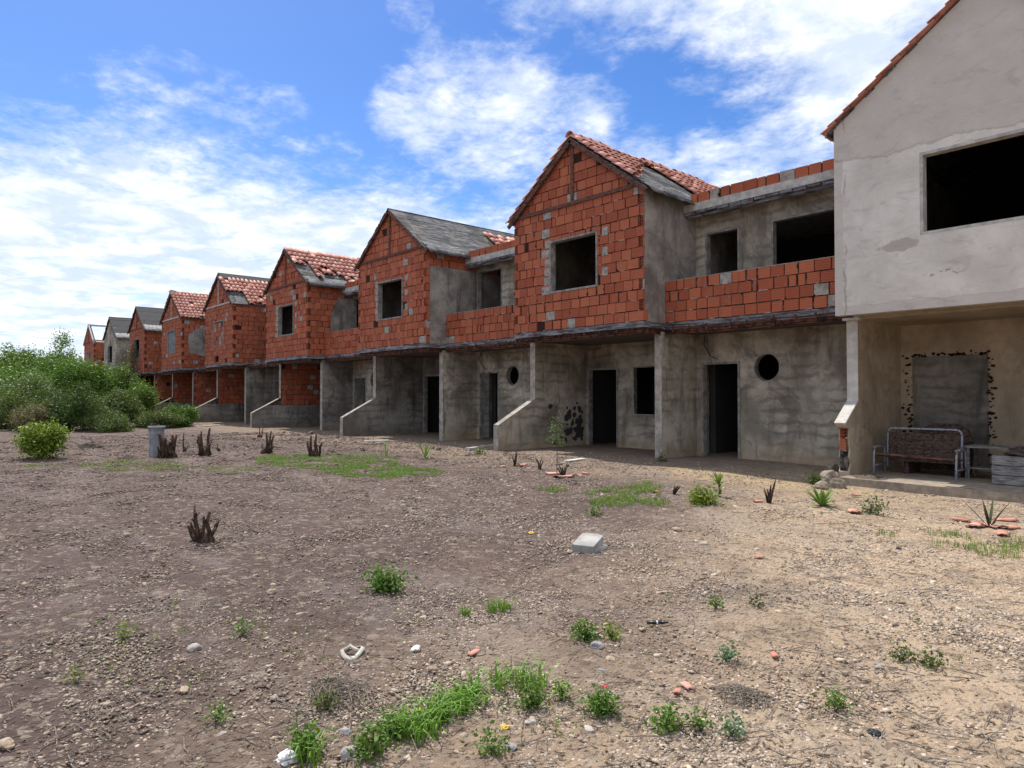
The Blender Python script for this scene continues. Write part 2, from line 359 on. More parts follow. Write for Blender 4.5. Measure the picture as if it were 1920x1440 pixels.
def m_ground(t, b):
    p = t.geo(); x, y, z = t.sep(p)
    s = t.m('ADD', t.m('MULTIPLY', x, .78), t.m('MULTIPLY', y, .32))             # tan towards the houses on the right, purple-brown on the left
    s = t.m('ADD', s, t.m('MULTIPLY', t.m('SUBTRACT', t.noise(p, .45, 5, .6, .3), .5), 3.4))
    f = t.ramp(s, -2.6, .4)
    c = t.mix(f, (.135, .095, .085), (.54, .40, .275))
    yw = t.ramp(t.vm('LENGTH', t.mapv(t.vm('SUBTRACT', p, (-5.9, 10.5, 0)), (.42, 1, 0)), out=1), 1.3, .3)
    c = t.mix(t.m('MULTIPLY', yw, .85), c, (.58, .42, .23))
    nearb = t.ramp(t.m('ADD', y, t.m('MULTIPLY', t.noise(p, .8, 4), 1.5)), 8.8, 10.5)
    c = t.mix(t.m('MULTIPLY', nearb, .55), c, (.40, .30, .21))
    c = t.mix(t.m('MULTIPLY', yw, .6), c, (.56, .41, .23))
    ash = t.ramp(t.noise(t.vm('ADD', p, (3, 9, 0)), .6, 5, .65, .5), .55, .68)
    c = t.mix(t.m('MULTIPLY', ash, .5), c, (.22, .19, .185))
    pat = t.ramp(t.noise(p, 2.2, 6, .7), .4, .7)
    c = t.mix(t.m('MULTIPLY', pat, .42), c, (.10, .068, .055))
    mac = t.ramp(t.noise(t.mapv(t.vm('ADD', p, (1, 7, 0)), (.5, 1.1, 1)), .9, 6, .68, .7), .50, .62)
    c = t.mix(t.m('MULTIPLY', mac, .38), c, t.mix(f, (.27, .22, .205), (.52, .42, .32)))
    damp = t.ramp(t.noise(t.vm('ADD', p, (5, 2, 0)), 1.0, 5, .65, .4), .60, .72)
    c = t.mix(t.m('MULTIPLY', damp, .4), c, (.075, .05, .042))
    v1 = t.vor(t.vm('ADD', p, t.mapv(t.noise(p, 20, 2, .5, 0, 1), (.03, .03, .03))), 34, 'F1', 'Distance'); vc = t.vor(p, 34, 'F1', 'Color'); r1, g1, b1 = t.sep(vc)
    peb = t.m('MULTIPLY', t.ramp(v1, .42, .25), t.ramp(r1, .45, .6))
    pc = t.mix(g1, (.17, .13, .11), t.mix(f, (.34, .28, .25), (.52, .42, .31)))
    c = t.mix(t.m('MULTIPLY', peb, .55), c, pc)
    c = t.mix(t.m('MULTIPLY', t.ramp(t.noise(p, 70, 4, .7), .5, .8), .5), c, (.06, .045, .04))
    v2 = t.vor(t.vm('ADD', p, t.mapv(t.noise(p, 6, 3, .6, 0, 1), (.10, .10, .1))), 21, 'F1', 'Color'); r2, g2, b2 = t.sep(v2)
    c = t.mix(t.m('MULTIPLY', t.m('GREATER_THAN', r2, .72), .5), c, t.mix(g2, (.07, .05, .042), (.46, .38, .30)))
    c = t.mix(t.m('MULTIPLY', t.ramp(t.noise(p, 16, 5, .75), .54, .66), .45), c, t.mix(f, (.06, .044, .04), (.17, .12, .085)))
    h = t.m('ADD', t.m('MULTIPLY', t.ramp(v1, .5, .0), .5), t.m('ADD', t.noise(p, 11, 6, .7), t.m('MULTIPLY', t.noise(p, 55, 5, .75), .5)))
    return c, h, 1, .045
material('ground', m_ground, .95, .1)
def m_stone(t, b):
    r = t.attr('rnd'); p = t.geo()
    c = t.mix(r, (.15, .11, .09), (.58, .47, .37))
    return t.mix(t.m('MULTIPLY', t.noise(p, 60, 3), .35), c, (.14, .11, .095)), t.noise(p, 80, 3), .4, .004
material('stone', m_stone)

# ------------------------------------------------------------------ ground sheet
def ground():
    rs = [0.0]; r = .35
    while r < 900: rs.append(r); r *= 1.0135 if r < 20 else (1.03 if r < 60 else 1.12)
    # fine where the picture looks, coarse behind
    az = []; a = -100.0
    while a < 260: az.append(a); a += .26 if -2 < a < 100 else 2.5
    na = len(az)
    A = np.radians(np.array(az)); RR = np.array(rs[1:])
    X = -np.sin(A)[None, :]*RR[:, None]; Y = np.cos(A)[None, :]*RR[:, None]
    Z = np.zeros_like(X)
    for i in range(X.shape[0]):
        for j in range(na):
            x, y = X[i, j], Y[i, j]; z = gz(x, y)
            if RR[i] < 40 and -2 < az[j] < 100:
                q = Vector((x*1.7, y*1.7, 0)); k = .016 if y < 11 else .006
                z += k*noise.fractal(q, 1, 2.2, 5, noise_basis='PERLIN_ORIGINAL')
                if RR[i] < 9: z += .010*noise.noise((x*17, y*17, 3))+.005*noise.noise((x*41, y*41, 9))
            Z[i, j] = z
    V = np.stack([X.ravel(), Y.ravel(), Z.ravel()], 1)
    V = np.vstack([V, [[0, 0, gz(0, 0)]]]); c = len(V)-1
    nr = len(RR); F = []
    for i in range(nr-1):
        o = i*na
        F += [(o+j, o+(j+1) % na, o+na+(j+1) % na, o+na+j) for j in range(na)]
    F += [(j, c, (j+1) % na) for j in range(na)]
    me = bpy.data.meshes.new('ground'); me.from_pydata(V.tolist(), [], F); me.materials.append(MATS['ground'])
    me.polygons.foreach_set('use_smooth', [True]*len(me.polygons)); me.update()
    if me.polygons[0].normal.z < 0: me.flip_normals()
    o = bpy.data.objects.new('ground', me); col.objects.link(o); tag(o, kind='structure')
ground()

# ------------------------------------------------------------------ houses
P_, W_, YG, YB, YW, YP = 8.1, 4.12, 11.66, 12.40, 13.60, 14.26
L0 = -13.15
ZF, ZT, ZE, ZA, ZS = 2.70, 2.947, 5.86, 7.40, 5.46
SL = (ZA-ZE)/(W_/2)
TH = .14; CO = .2247
def clip(poly, a, b, c):            # keep a*x+b*y <= c
    out = []
    for i in range(len(poly)):
        p, q = poly[i], poly[(i+1) % len(poly)]; dp = a*p[0]+b*p[1]-c; dq = a*q[0]+b*q[1]-c
        if dp <= 0: out.append(p)
        if dp*dq < 0: k = dp/(dp-dq); out.append((p[0]+(q[0]-p[0])*k, p[1]+(q[1]-p[1])*k))
    return out
def cut(rects, h):
    out = []
    for (a0, a1, b0, b1) in rects:
        h0, h1, k0, k1 = h
        if a1 <= h0 or a0 >= h1 or b1 <= k0 or b0 >= k1: out.append((a0, a1, b0, b1)); continue
        if a0 < h0: out.append((a0, h0, b0, b1)); a0 = h0
        if a1 > h1: out.append((h1, a1, b0, b1)); a1 = h1
        if b0 < k0: out.append((a0, a1, b0, k0))
        if b1 > k1: out.append((a0, a1, k1, b1))
    return [r for r in out if r[1]-r[0] > .025 and r[3]-r[2] > .02]
def brickwork(mb, a0, a1, b0, b1, holes, f, planes=(), ends=(True, True), patch=.018, miss=.012, seed=1, rough=.006):
    """hollow blocks laid in courses; f(a, b, depth) with depth<0 outwards"""
    rd = random.Random(seed); k = 0; z = b0
    while z < b1-.03:
        z1 = min(z+CO, b1); off = (k % 2)
        x = a0
        if off and ends[0]: row = [(a0, a0+.115, 'e')]; x = a0+.122
        else: row = []
        xe = a1-(.122 if (off and ends[1]) else 0)
        first = True
        while x < xe-.02:
            wd = rd.uniform(.245, .315) if rd.random() > .12 else rd.uniform(.12, .2)
            if first and not off: wd *= rd.uniform(.7, 1.0)
            first = False
            x2 = min(x+wd, xe)
            if xe-x2 < .10: x2 = xe
            row.append((x, x2, 'b')); x = x2
        if off and ends[1]: row.append((a1-.115, a1, 'e'))
        dz = rd.uniform(-.004, .004)
        for (x, x2, ty) in row:
            g = rd.uniform(.005, .012); gz_ = rd.uniform(.010, .019)
            if rd.random() < .18: g += rd.uniform(.008, .03)
            q = rd.random(); tint = rd.random()
            rr = cut([(x+g, x2-g, z+gz_+dz, z1-.004+dz)], (-99, -99, 0, 0))
            for h in holes: rr = cut(rr, h)
            for (p0, p1, r0, r1) in rr:
                poly = [(p0, r0), (p1, r0), (p1, r1), (p0, r1)]
                sk = rd.uniform(-rough, rough); sk2 = rd.uniform(-rough, rough)
                poly = [(p0, r0+sk), (p1, r0+sk2), (p1, r1+sk2), (p0, r1+sk)]
                if p1-p0 > .16 and rd.random() < .10:      # chipped corner
                    cc = rd.randrange(4); e = rd.uniform(.02, .06)
                    cx, cz = poly[cc]; sx = 1 if cc in (0, 3) else -1; sz = 1 if cc in (0, 1) else -1
                    n_ = [(cx+sx*e, cz), (cx, cz+sz*e)]
                    if cc in (0, 2): n_ = n_[::-1]
                    poly = poly[:cc]+n_+poly[cc+1:]
                for pl in planes: poly = clip(poly, *pl) if poly else poly
                if len(poly) < 3: continue
                if ty == 'e' and r1-r0 > .12 and not planes_cut(poly):
                    mb.prism(poly, f, .020, .0285, 1, tint)
                    nx, nz = 2, 3
                    for i in range(nx+1):
                        xx = p0+(p1-p0)*i/nx; xa, xb = max(p0, xx-.0035), min(p1, xx+.0035)
                        mb.prism([(xa, r0), (xb, r0), (xb, r1), (xa, r1)], f, 0, .0195, 0, tint*.6)
                    for i in range(nz+1):
                        zz = r0+(r1-r0)*i/nz; za, zb = max(r0, zz-.0045), min(r1, zz+.0045)
                        mb.prism([(p0, za), (p1, za), (p1, zb), (p0, zb)], f, .0015, .019, 0, tint*.6)
                elif q < miss: mb.prism(poly, f, .021, .0285, 1, tint)
                elif q < miss+patch: mb.prism(poly, f, rd.uniform(-.006, .006), .03, 2, tint)
                else: mb.prism(poly, f, rd.uniform(-.007, .008), .03, 0, tint)
                if not planes and rd.random() < .30:          # mortar squeezed out of the bed joint
                    m0 = rd.uniform(p0, p1-.03); m1 = min(p1+.02, m0+rd.uniform(.05, .2)); hh = rd.uniform(.006, .014)
                    mb.prism([(m0, r0-hh-.004), (m1, r0-hh*.6-.004), (m1-.01, r0+.004), (m0+.02, r0+hh*.6)], f, -.003, .028, 2, tint)
                if rd.random() < .10:                         # dark patch at the edge, a knocked hole's shade in its colour
                    e = rd.uniform(.02, .045); cx = rd.choice((p0, p1)); cz = rd.uniform(r0, r1)
                    pp = [(cx+e*.5*math.cos(q_)*rd.uniform(.7, 1.2), cz+e*math.sin(q_)*rd.uniform(.7, 1.3)) for q_ in (0, 1.05, 2.1, 3.14, 4.2, 5.2)]
                    if not planes: mb.prism(pp, f, -.0085, .01, 1, tint)
        z = z1; k += 1
def planes_cut(poly): return len(poly) != 4
FX = lambda Y0: (lambda a, b, d: (a, Y0+d, b))        # wall facing -Y
FS = lambda X0: (lambda a, b, d: (X0-d, a, b))        # wall facing +X

def rect(a0, a1, b0, b1): return [(a0, b0), (a1, b0), (a1, b1), (a0, b1)]
def frame(mb, a0, a1, b0, b1, f, wd=.05, out=-.012, dep=.15, sill=True, mi=0):
    mb.prism(rect(a0, a0+wd, b0, b1), f, out, dep, mi); mb.prism(rect(a1-wd, a1, b0, b1), f, out, dep, mi)
    mb.prism(rect(a0+wd, a1-wd, b1-wd, b1), f, out, dep, mi)
    if sill: mb.prism(rect(a0+wd, a1-wd, b0, b0+wd), f, out, dep, mi)

def tiles(mb, side, keep, y0, y1, seed, len_=2.75, hk=.75):
    """barrel tiles on one slope; side=+1 right slope, -1 left. Local x from the ridge."""
    rd = random.Random(seed); ang = math.atan(SL); ex = .315
    nrow = int(len_/ex)+1; ncol = int((y1-y0)/.205)
    S = Vector((side*math.cos(ang), 0, -math.sin(ang))); N = Vector((side*math.sin(ang), 0, math.cos(ang))); Yv = Vector((0, 1, 0))
    for r in range(nrow):
        for c in range(ncol):
            yc = y0+(c+.5)*(y1-y0)/ncol
            if not keep(yc, r/(nrow-1), rd): continue
            s0 = r*ex-.02; s1 = min(s0+.42, len_+.03); tint = rd.random(); yaw = rd.gauss(0, .025); sh = rd.gauss(0, .012)
            if rd.random() < .05: yaw += rd.gauss(0, .15); sh += rd.uniform(0, .08)
            seg = 6; vs = []
            for e, s in ((0, s0+sh), (1, s1+sh)):
                rad = .085+.028*e; lift = .028+.030*e
                for rr in (rad, rad-.016):
                    for i in range(seg+1):
                        th = math.pi*i/seg
                        yy = math.cos(th)*rr+yaw*(s-s0); hh = math.sin(th)*rr*hk+lift*(hk/.75)
                        vs.append(S*s+Yv*(yc+yy)+N*hh)
            n = seg+1; fs = []
            for i in range(seg):
                fs.append((i, i+1, 2*n+i+1, 2*n+i)); fs.append((n+i, 3*n+i, 3*n+i+1, n+i+1))
                fs.append((i, n+i, n+i+1, i+1)); fs.append((2*n+i, 2*n+i+1, 3*n+i+1, 3*n+i))
            fs += [(0, 2*n, 3*n, n), (n-1, 2*n-1, 4*n-1, 3*n-1)]
            mb.add(vs, fs, 0, tint)
            # channel tile between
            if c < ncol-1:
                vs = []
                for e, s in ((0, s0+sh), (1, s1+sh-.03)):
                    for i in range(4):
                        th = math.pi*(i/3); vs.append(S*s+Yv*(yc+.1025+math.cos(th)*.085)+N*(.045-math.sin(th)*.03+.018*e))
                mb.add(vs, [(i, i+1, 5+i, 4+i) for i in range(3)], 0, tint*.6)

def sheathing(name, par, L, side, y0, y1, matname, len_=2.72, sag=.0, seed=1, hole=None):
    rd = random.Random(seed); mb = MB(); ang = math.atan(SL)
    S = Vector((side*math.cos(ang), 0, -math.sin(ang))); N = Vector((side*math.sin(ang), 0, math.cos(ang)))
    A = Vector((L+W_/2, 0, ZA-.02)); nb = 14
    for i in range(nb):      # boards running along the ridge, slightly uneven
        s0 = len_*i/nb-(.03 if i == 0 else 0); s1 = len_*(i+1)/nb-.006
        ys = [y0+rd.uniform(-.02, .03)]
        while ys[-1] < y1-1.0: ys.append(ys[-1]+rd.uniform(1.4, 2.6))
        ys[-1] = y1
        for a, b in zip(ys[:-1], ys[1:]):
            if hole and hole((a+b)/2, i/nb, rd): continue
            l = rd.uniform(-.004, .008)
            c = A+S*((s0+s1)/2)+Vector((0, (a+b)/2, 0))+N*(l-sag*math.sin(math.pi*i/nb)*.5)
            mb.obox(c, S*((s1-s0)/2), Vector((0, (b-a)/2-.004, 0)), N*.010, 0, rd.random())
    return mb.build(name, matname, par)

HOUSES = {
 -1: dict(label='pale plastered house at the right edge, large window and bench in its porch', wall='light', roof='tiles'),
  0: dict(label='largest bare brick gable house, with grey plastered side wall and patchy tile roof', wall='brick', side='plaster', roof='broken', win='open'),
  1: dict(label='brick gable house with weathered grey board roof, left of the largest brick gable', wall='brick', side='plaster_low', roof='boards', win='open'),
  2: dict(label='brick gable house with pink tiles half slipped off its lower right roof edge', wall='brick', side='brick_patch', roof='slipped', win='open'),
  3: dict(label='brick gable house whose front window is bricked up, small square hole below', wall='brick', side='brick', roof='tiles_dark_ridge', win='bricked'),
  4: dict(label='brick gable house with full tile roof and a grey blocked window', wall='brick', side='brick_patch', roof='tiles_full', win='blocked'),
  5: dict(label='brick gable house with black felt roof and dry vines down its front', wall='brick', side='brick', roof='felt', win='open_low'),
  6: dict(label='grey plastered gable house with black felt roof, second last of the row', wall='grey', side='plaster', roof='felt', win='open'),
  7: dict(label='roofless brick gable shell with bare rafters at far end of the row', wall='brick', side='brick', roof='none', win='open'),
}
def house(n, sp):
    L = L0-n*P_; X1 = L+W_; root = empty('row_house', (0, 0, 0))
    root.location = (L, YG, 0)
    tag(root, sp['label'], 'house', 'row of unfinished houses')
    par = root
    off = Vector(root.location)
    made = []
    def B(mb, name, mats, p=None, smooth=False, lab=None):
        mb.v = [tuple(Vector(v)-off) for v in mb.v]
        o = mb.build(name, mats, p or par, smooth)
        if o and lab: o['label'] = lab
        return o
    brick = sp['wall'] == 'brick'; far = n >= 5
    wallm = {'light': 'plaster_light', 'grey': 'plaster_grey', 'brick': 'joint'}[sp['wall']]
    wz0, wz1, wx0, wx1 = 3.83, 5.10, L+1.297, L+2.828
    if n >= 4: wx0, wx1, wz0, wz1 = L+1.25, L+2.85, 3.85, 5.2
    gpl = [(-SL, 1, ZE-SL*L), (SL, 1, ZE+SL*X1)]
    zb = ZT if n != -1 else 2.70
    # gable wall
    m = MB(); setb = .029 if brick else 0
    holes = [rect(wx0, wx1, wz0, wz1)[::-1]]
    if n == 3: holes.append(rect(L+1.55, L+2.1, 3.05, 3.35)[::-1])
    ie = .031 if brick else 0
    out = [(L+ie, zb), (X1-ie, zb), (X1-ie, ZE+SL*ie), (L+W_/2, ZA-.03), (L+ie, ZE+SL*ie)]
    m.panel(out, holes, FX(YG), setb, TH)
    B(m, 'gable_wall_core', wallm) if not brick else None
    if brick:
        core = m; m2 = MB()
        hs_ = [(wx0, wx1, wz0, wz1)]
        if n == 3: hs_.append((L+1.55, L+2.1, 3.05, 3.35))
        brickwork(m2, L, X1, ZT, ZE-.02, hs_, FX(YG), (), (True, True), .03 if n < 2 else .02, .012, 10+n)
        brickwork(m2, L, X1, ZE+.03, ZA, [(L+W_/2-.04, L+W_/2+.04, 0, 9)], FX(YG), [(a, b, c-.06) for a, b, c in gpl], (False, False), .03, .02 if n < 5 else .06, 40+n)
        if n in (0, 1, 2):     # mortar repairs beside the window
            rd = random.Random(n)
            for i in range(6):
                z = wz0+(i+.0)*.2247-.02; w_ = rd.uniform(.10, .30)
                if n == 1: w_ *= .5
                m2.prism(rect(wx0-w_, wx0, z+.01, z+.2), FX(YG), -.008+rd.uniform(-.003, .003), .03, 2)
                if i % 2: m2.prism(rect(wx1+.02+.12, wx1+.30, z+.01, z+.2), FX(YG), -.009+rd.uniform(-.002, .002), .03, 2)
        base = len(m2.v)
        m2.v += core.v; m2.f += [tuple(i+base for i in f) for f in core.f]; m2.mi += [3]*len(core.f); m2.c += [0.5]*len(core.f)
        B(m2, 'gable_wall', ['brick', 'brick_inside', 'mortar', 'joint'])
        m = MB()      # timber frame in the gable
        m.prism(rect(L-.02, X1+.02, ZE-.03, ZE+.05), FX(YG), -.035, .02, 0)
        m.prism(rect(L+W_/2-.04, L+W_/2+.04, ZE+.05, ZA-.16), FX(YG), -.03, .02, 0)
        if n in (3, 4): 
            B(m, 'gable_beam', 'concrete')
        else: B(m, 'gable_beam', 'wood')
    # window
    m = MB(); win = sp.get('win', 'open')
    frame(m, wx0, wx1, wz0, wz1, FX(YG), .045, -.014 if brick else -.004, .155)
    fr = B(m, 'window_frame', 'concrete' if n == -1 else 'jamb')
    if win == 'bricked':
        m = MB(); m.prism(rect(wx0+.045, wx1-.045, wz0+.045, wz1-.045), FX(YG), .05, .1, 3)
        brickwork(m, wx0+.05, wx1-.05, wz0+.05, wz1-.05, [], FX(YG+.03), (), (False, False), .25, .06, 77)
        B(m, 'window_infill', ['brick', 'brick_inside', 'mortar', 'joint'])
    if win == 'blocked':
        m = MB(); m.prism(rect(wx0+.046, wx1-.046, wz0+.046, wz1-.046), FX(YG), .06, .12)
        B(m, 'window_infill', 'block_fill')
    # side walls of the projecting bay, then the party walls behind
    side = sp.get('side', 'plaster')
    m = MB(); yr = 17.6
    z0 = ZT
    pl_hi = {'plaster_low': 5.30}.get(side, ZE)
    if side in ('plaster', 'plaster_low'):
        m.box(X1-TH, X1, YG+TH+.001, yr, z0, pl_hi)
        B(m, 'side_wall', 'plaster_side' if not (n == 6) else 'plaster_grey')
        if brick:
            q = MB(); q.box(X1-TH, X1-.029, YG+.03, YG+TH, z0, ZE, 3)
            brickwork(q, YG, YG+TH+.02, ZT, ZE, [], FS(X1), (), (False, False), .2 if n == 0 else .05, .0, 60+n)
            if n == 0: pass
            B(q, 'corner_bricks', ['brick', 'brick_inside', 'mortar', 'joint'])
            if n == 0:
                q = MB(); q.box(X1-.03, X1+.012, YG+.035, YG+TH+.02, z0+.25, ZE-.02); B(q, 'corner_render', 'plaster_side')
    if side in ('brick', 'brick_patch'):
        q = MB(); q.box(X1-TH, X1-.029, YG+TH, yr, z0, ZE, 3); q.box(X1-TH, X1-.029, YG+.03, YG+TH-.001, z0, ZE, 3)
        brickwork(q, YG, YW, ZT, ZE, [], FS(X1), (), (True, False), .03, .015, 60+n)
        B(q, 'side_wall', ['brick', 'brick_inside', 'mortar', 'joint'])
        if side == 'brick_patch':
            q = MB(); rd = random.Random(n)
            pts = [(YW, 3.3), (YG+1.0, 3.35), (YG+.95, 4.3), (YG+1.15, 5.0), (YG+1.3, 5.25), (YW, 5.3)] if n == 2 else [(YG+1.5, 3.6), (YG+.4, 3.8), (YG+.35, 4.9), (YG+.9, 5.25), (YG+1.5, 5.2)]
            jag = []
            for i in range(len(pts)):
                a, b = pts[i], pts[(i+1) % len(pts)]
                for k in range(4): jag.append((a[0]+(b[0]-a[0])*k/4+(rd.uniform(-.04, .04) if a[0] != YW or b[0] != YW else 0), a[1]+(b[1]-a[1])*k/4+rd.uniform(-.03, .03)))
            q.panel(jag, [], FS(X1), -.014, .0)
            B(q, 'render_patch', 'plaster_side')
    if side == 'plaster_low':
        q = MB(); q.box(X1-TH, X1-.029, YG+TH+.002, yr, pl_hi, ZE, 3)
        brickwork(q, YG+TH, YW+.9, pl_hi, ZE, [], FS(X1), (), (False, False), .02, .02, 90+n)
        B(q, 'upper_side_bricks', ['brick', 'brick_inside', 'mortar', 'joint'])
    m = MB(); m.box(L, L+TH, YG+TH+.001, yr, z0, ZE); B(m, 'far_side_wall', 'plaster_side')
    # back of the upper room
    if sp['roof'] != 'none':
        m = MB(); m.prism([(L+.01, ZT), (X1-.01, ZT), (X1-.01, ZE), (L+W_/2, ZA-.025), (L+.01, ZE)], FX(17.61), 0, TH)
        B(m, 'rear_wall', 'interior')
    # recess: parapet, back wall, roof slab
    nx = L+P_          # next house
    if n in (0, 1, 2):
        m = MB()
        m.prism(rect(X1, nx, ZT, 3.84), FX(YB), .029, TH, 3)
        if n <= 4: brickwork(m, X1, nx, ZT, 3.85, [], FX(YB), (), (False, False), .02, .0, 120+n)
        m.prism(rect(X1, nx, 3.85, 3.862), FX(YB), .004, TH+.005, 2)
        B(m, 'balcony_parapet', ['brick', 'brick_inside', 'mortar', 'joint'])
    m = MB()
    OPS = [(L+4.37, L+5.22, ZT+.12, 5.06), (L+5.95, L+7.55, 3.72, 5.06)] if n < 1 else [(X1+.03, L+5.36, ZT+.12, 5.30)] if n < 3 else [(X1+.03, L+7.6, ZT+.1, 5.35)]
    hs_ = [rect(*q)[::-1] for q in OPS]
    m.panel(rect(X1, nx, ZT, ZS), hs_, FX(YW), 0, TH); B(m, 'balcony_back_wall', 'plaster_grey')
    for a0, a1, b0, b1 in OPS:
        m = MB(); frame(m, a0, a1, b0, b1, FX(YW), .045, -.016, .13); B(m, 'opening_frame', 'jamb')
    m = MB(); m.box(X1, nx, 13.12, 17.6, ZS+.02, 5.65)
    B(m, 'roof_slab', 'concrete')
    m = MB(); m.box(X1+.002, nx-.002, 13.20, 13.34, ZS-.10, ZS+.018, 0, 0, .0)
    for i in range(14):
        a = X1+.02+i*(P_-W_-.04)/14; m.box(a, a+(P_-W_)/14-.03, 13.10+random.uniform(0, .03), 13.19, ZS-.06+random.uniform(-.02, .03), ZS+.012)
    B(m, 'slab_formwork', 'slab_edge')
    m = MB(); m.prism(rect(X1+.2, nx, 5.655, 5.86), FX(13.16), .029, TH, 3)
    brickwork(m, X1+.12, nx, 5.652, 5.652+CO, [], FX(13.16), (), (False, False), .06, 0, 150+n)
    B(m, 'roof_upstand', ['brick', 'brick_inside', 'mortar', 'joint'])
    # rear and ceiling of recess rooms
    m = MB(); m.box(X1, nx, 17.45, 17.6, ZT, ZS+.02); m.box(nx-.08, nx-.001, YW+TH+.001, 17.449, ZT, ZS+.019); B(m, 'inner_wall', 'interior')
    # floor slab
    m = MB()
    if n == -1:
        m.box(L+.14, X1, YG+TH, YG+.74, 2.715, ZT-.01)
        m.box(L, X1, YG+.741, 17.6, ZF, ZT-.004); m.box(X1+.001, nx, YB, 17.6, ZF, ZT-.004)
        B(m, 'floor_slab', 'plaster_tan')
    else:
        j = .012
        m.box(L+.01, X1, YG-.02, YB-.001, 2.82, ZT-.004, 0, 0, 0); m.box(L+.001, nx-.001, YB, 17.6, 2.80, ZT-.004)
        sl = B(m, 'floor_slab', 'slab_edge')
        m = MB()
        for (a0, a1, yy) in ((L+.01, X1-.01, YG+.01), (X1+.02, nx-.01, YB-.04)):
            m.box(a0, a1, yy+.05, yy+.16, 2.70, 2.815)
            for r in range(4):
                pts = []; k = 18
                for i in range(k+1): pts.append((a0+(a1-a0)*i/k, yy+.01+.03*math.sin(i*1.7+r)+random.uniform(-.008, .008), 2.71+.045*r+random.uniform(-.012, .008)-.02*math.sin(math.pi*i/k)))
                m.tube(pts, .011+.004*(r % 2), 5)
            for i in range(int((a1-a0)/.45)):
                a = a0+.2+i*.45+random.uniform(-.08, .08); m.obox((a, yy-.006, 2.80), (.02, 0, 0), (0, .006, 0), (0, 0, .08+random.uniform(-.02, .03)))
        for r in range(4): m.tube([(X1-.03, YG+.02+i*.06, 2.70+.05*r+random.uniform(-.01, .01)) for i in range(12)], .012, 5)
        m.box(X1-.14, X1-.06, YG+.17, YB, 2.70, 2.815)
        B(m, 'exposed_rebar', 'rust')
        m = MB(); m.box(L+.15, X1-.15, YG+.18, 17.5, 2.765, 2.798); m.box(X1+.02, nx-.02, YB+.13, 17.5, 2.765, 2.797); B(m, 'soffit', 'soffit')
    # ------------- ground storey
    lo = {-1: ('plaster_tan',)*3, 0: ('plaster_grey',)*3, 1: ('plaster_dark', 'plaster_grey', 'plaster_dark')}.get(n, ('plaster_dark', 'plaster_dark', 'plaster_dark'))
    fx0, fx1 = L-.076, L+.10
    YC = 12.31
    if n == -1:
        out = [(YP, -.3), (YP, 2.70), (YC, 2.70), (YC, 1.28), (11.80, .905), (11.83, .84), (11.95, .80), (11.93, .62), (11.97, .48), (11.94, .33), (12.0, .22), (11.92, .08), (11.90, -.3)]
    else:
        out = [(YP, -.3), (YP, 2.76), (YC, 2.76), (YC, 1.277), (11.05, .625), (11.05, -.3)]
    fn_m = lo[0]
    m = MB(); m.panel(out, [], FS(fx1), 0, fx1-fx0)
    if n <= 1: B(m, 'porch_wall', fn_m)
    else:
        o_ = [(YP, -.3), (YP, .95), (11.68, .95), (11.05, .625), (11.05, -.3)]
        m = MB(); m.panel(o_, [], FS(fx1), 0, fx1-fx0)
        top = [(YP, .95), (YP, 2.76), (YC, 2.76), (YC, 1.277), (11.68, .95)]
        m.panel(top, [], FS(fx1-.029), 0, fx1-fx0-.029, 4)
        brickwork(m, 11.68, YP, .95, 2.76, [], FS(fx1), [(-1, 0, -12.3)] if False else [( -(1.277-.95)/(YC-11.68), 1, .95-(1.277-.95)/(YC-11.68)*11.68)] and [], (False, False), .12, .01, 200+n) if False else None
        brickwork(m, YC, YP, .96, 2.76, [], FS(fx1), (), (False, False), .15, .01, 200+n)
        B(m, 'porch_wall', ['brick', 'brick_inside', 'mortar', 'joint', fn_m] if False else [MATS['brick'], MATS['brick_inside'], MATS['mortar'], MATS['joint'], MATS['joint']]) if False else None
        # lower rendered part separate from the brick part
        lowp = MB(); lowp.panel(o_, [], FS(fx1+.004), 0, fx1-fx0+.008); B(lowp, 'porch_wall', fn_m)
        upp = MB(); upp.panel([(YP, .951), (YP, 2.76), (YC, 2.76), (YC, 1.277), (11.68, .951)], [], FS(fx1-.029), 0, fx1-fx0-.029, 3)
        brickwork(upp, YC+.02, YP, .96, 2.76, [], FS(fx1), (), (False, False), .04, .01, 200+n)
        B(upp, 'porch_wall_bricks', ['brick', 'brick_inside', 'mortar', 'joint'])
    # fair-faced front edge and sloping cap
    m = MB()
    if n == -1:
        m.box(fx0-.004, fx1+.004, YC-.018, YC, 1.27, 2.70)
        m.obox(((fx0+fx1)/2, 12.05, 1.095), ((fx1-fx0)/2+.006, 0, 0), (0, .27, .198), (0, -.010, .014))
        m.prism([(fx0, 2.66), (fx1+.1, 2.66), (fx1+.1, 2.699), (fx0, 2.699)], FX(YC-.2), 0, .18)
    else:
        m.box(fx0-.003, fx1+.003, YC-.016, YC-.001, 1.27, 2.74)
        m.obox(((fx0+fx1)/2, 11.68, .955), ((fx1-fx0)/2+.006, 0, 0), (0, .635, .328), (0, -.005, .010))
        m.box(fx0-.002, fx1+.006, 11.034, 11.049, -.2, .615)
    B(m, 'porch_wall_cap', 'edge_pale' if n == -1 else 'edge')
    if n == -1:
        m = MB(); brickwork(m, fx0, fx1-.02, .42, .82, [], FX(11.90), (), (True, True), 0, 0, 5); m.box(fx0+.02, fx1-.03, 11.93, 12.05, .0, .82, 3)
        B(m, 'broken_bricks', ['brick', 'brick_inside', 'mortar', 'joint'])
    # party wall column
    m = MB(); cx0, cx1 = L+3.925, L+4.10
    cm = lo[1]
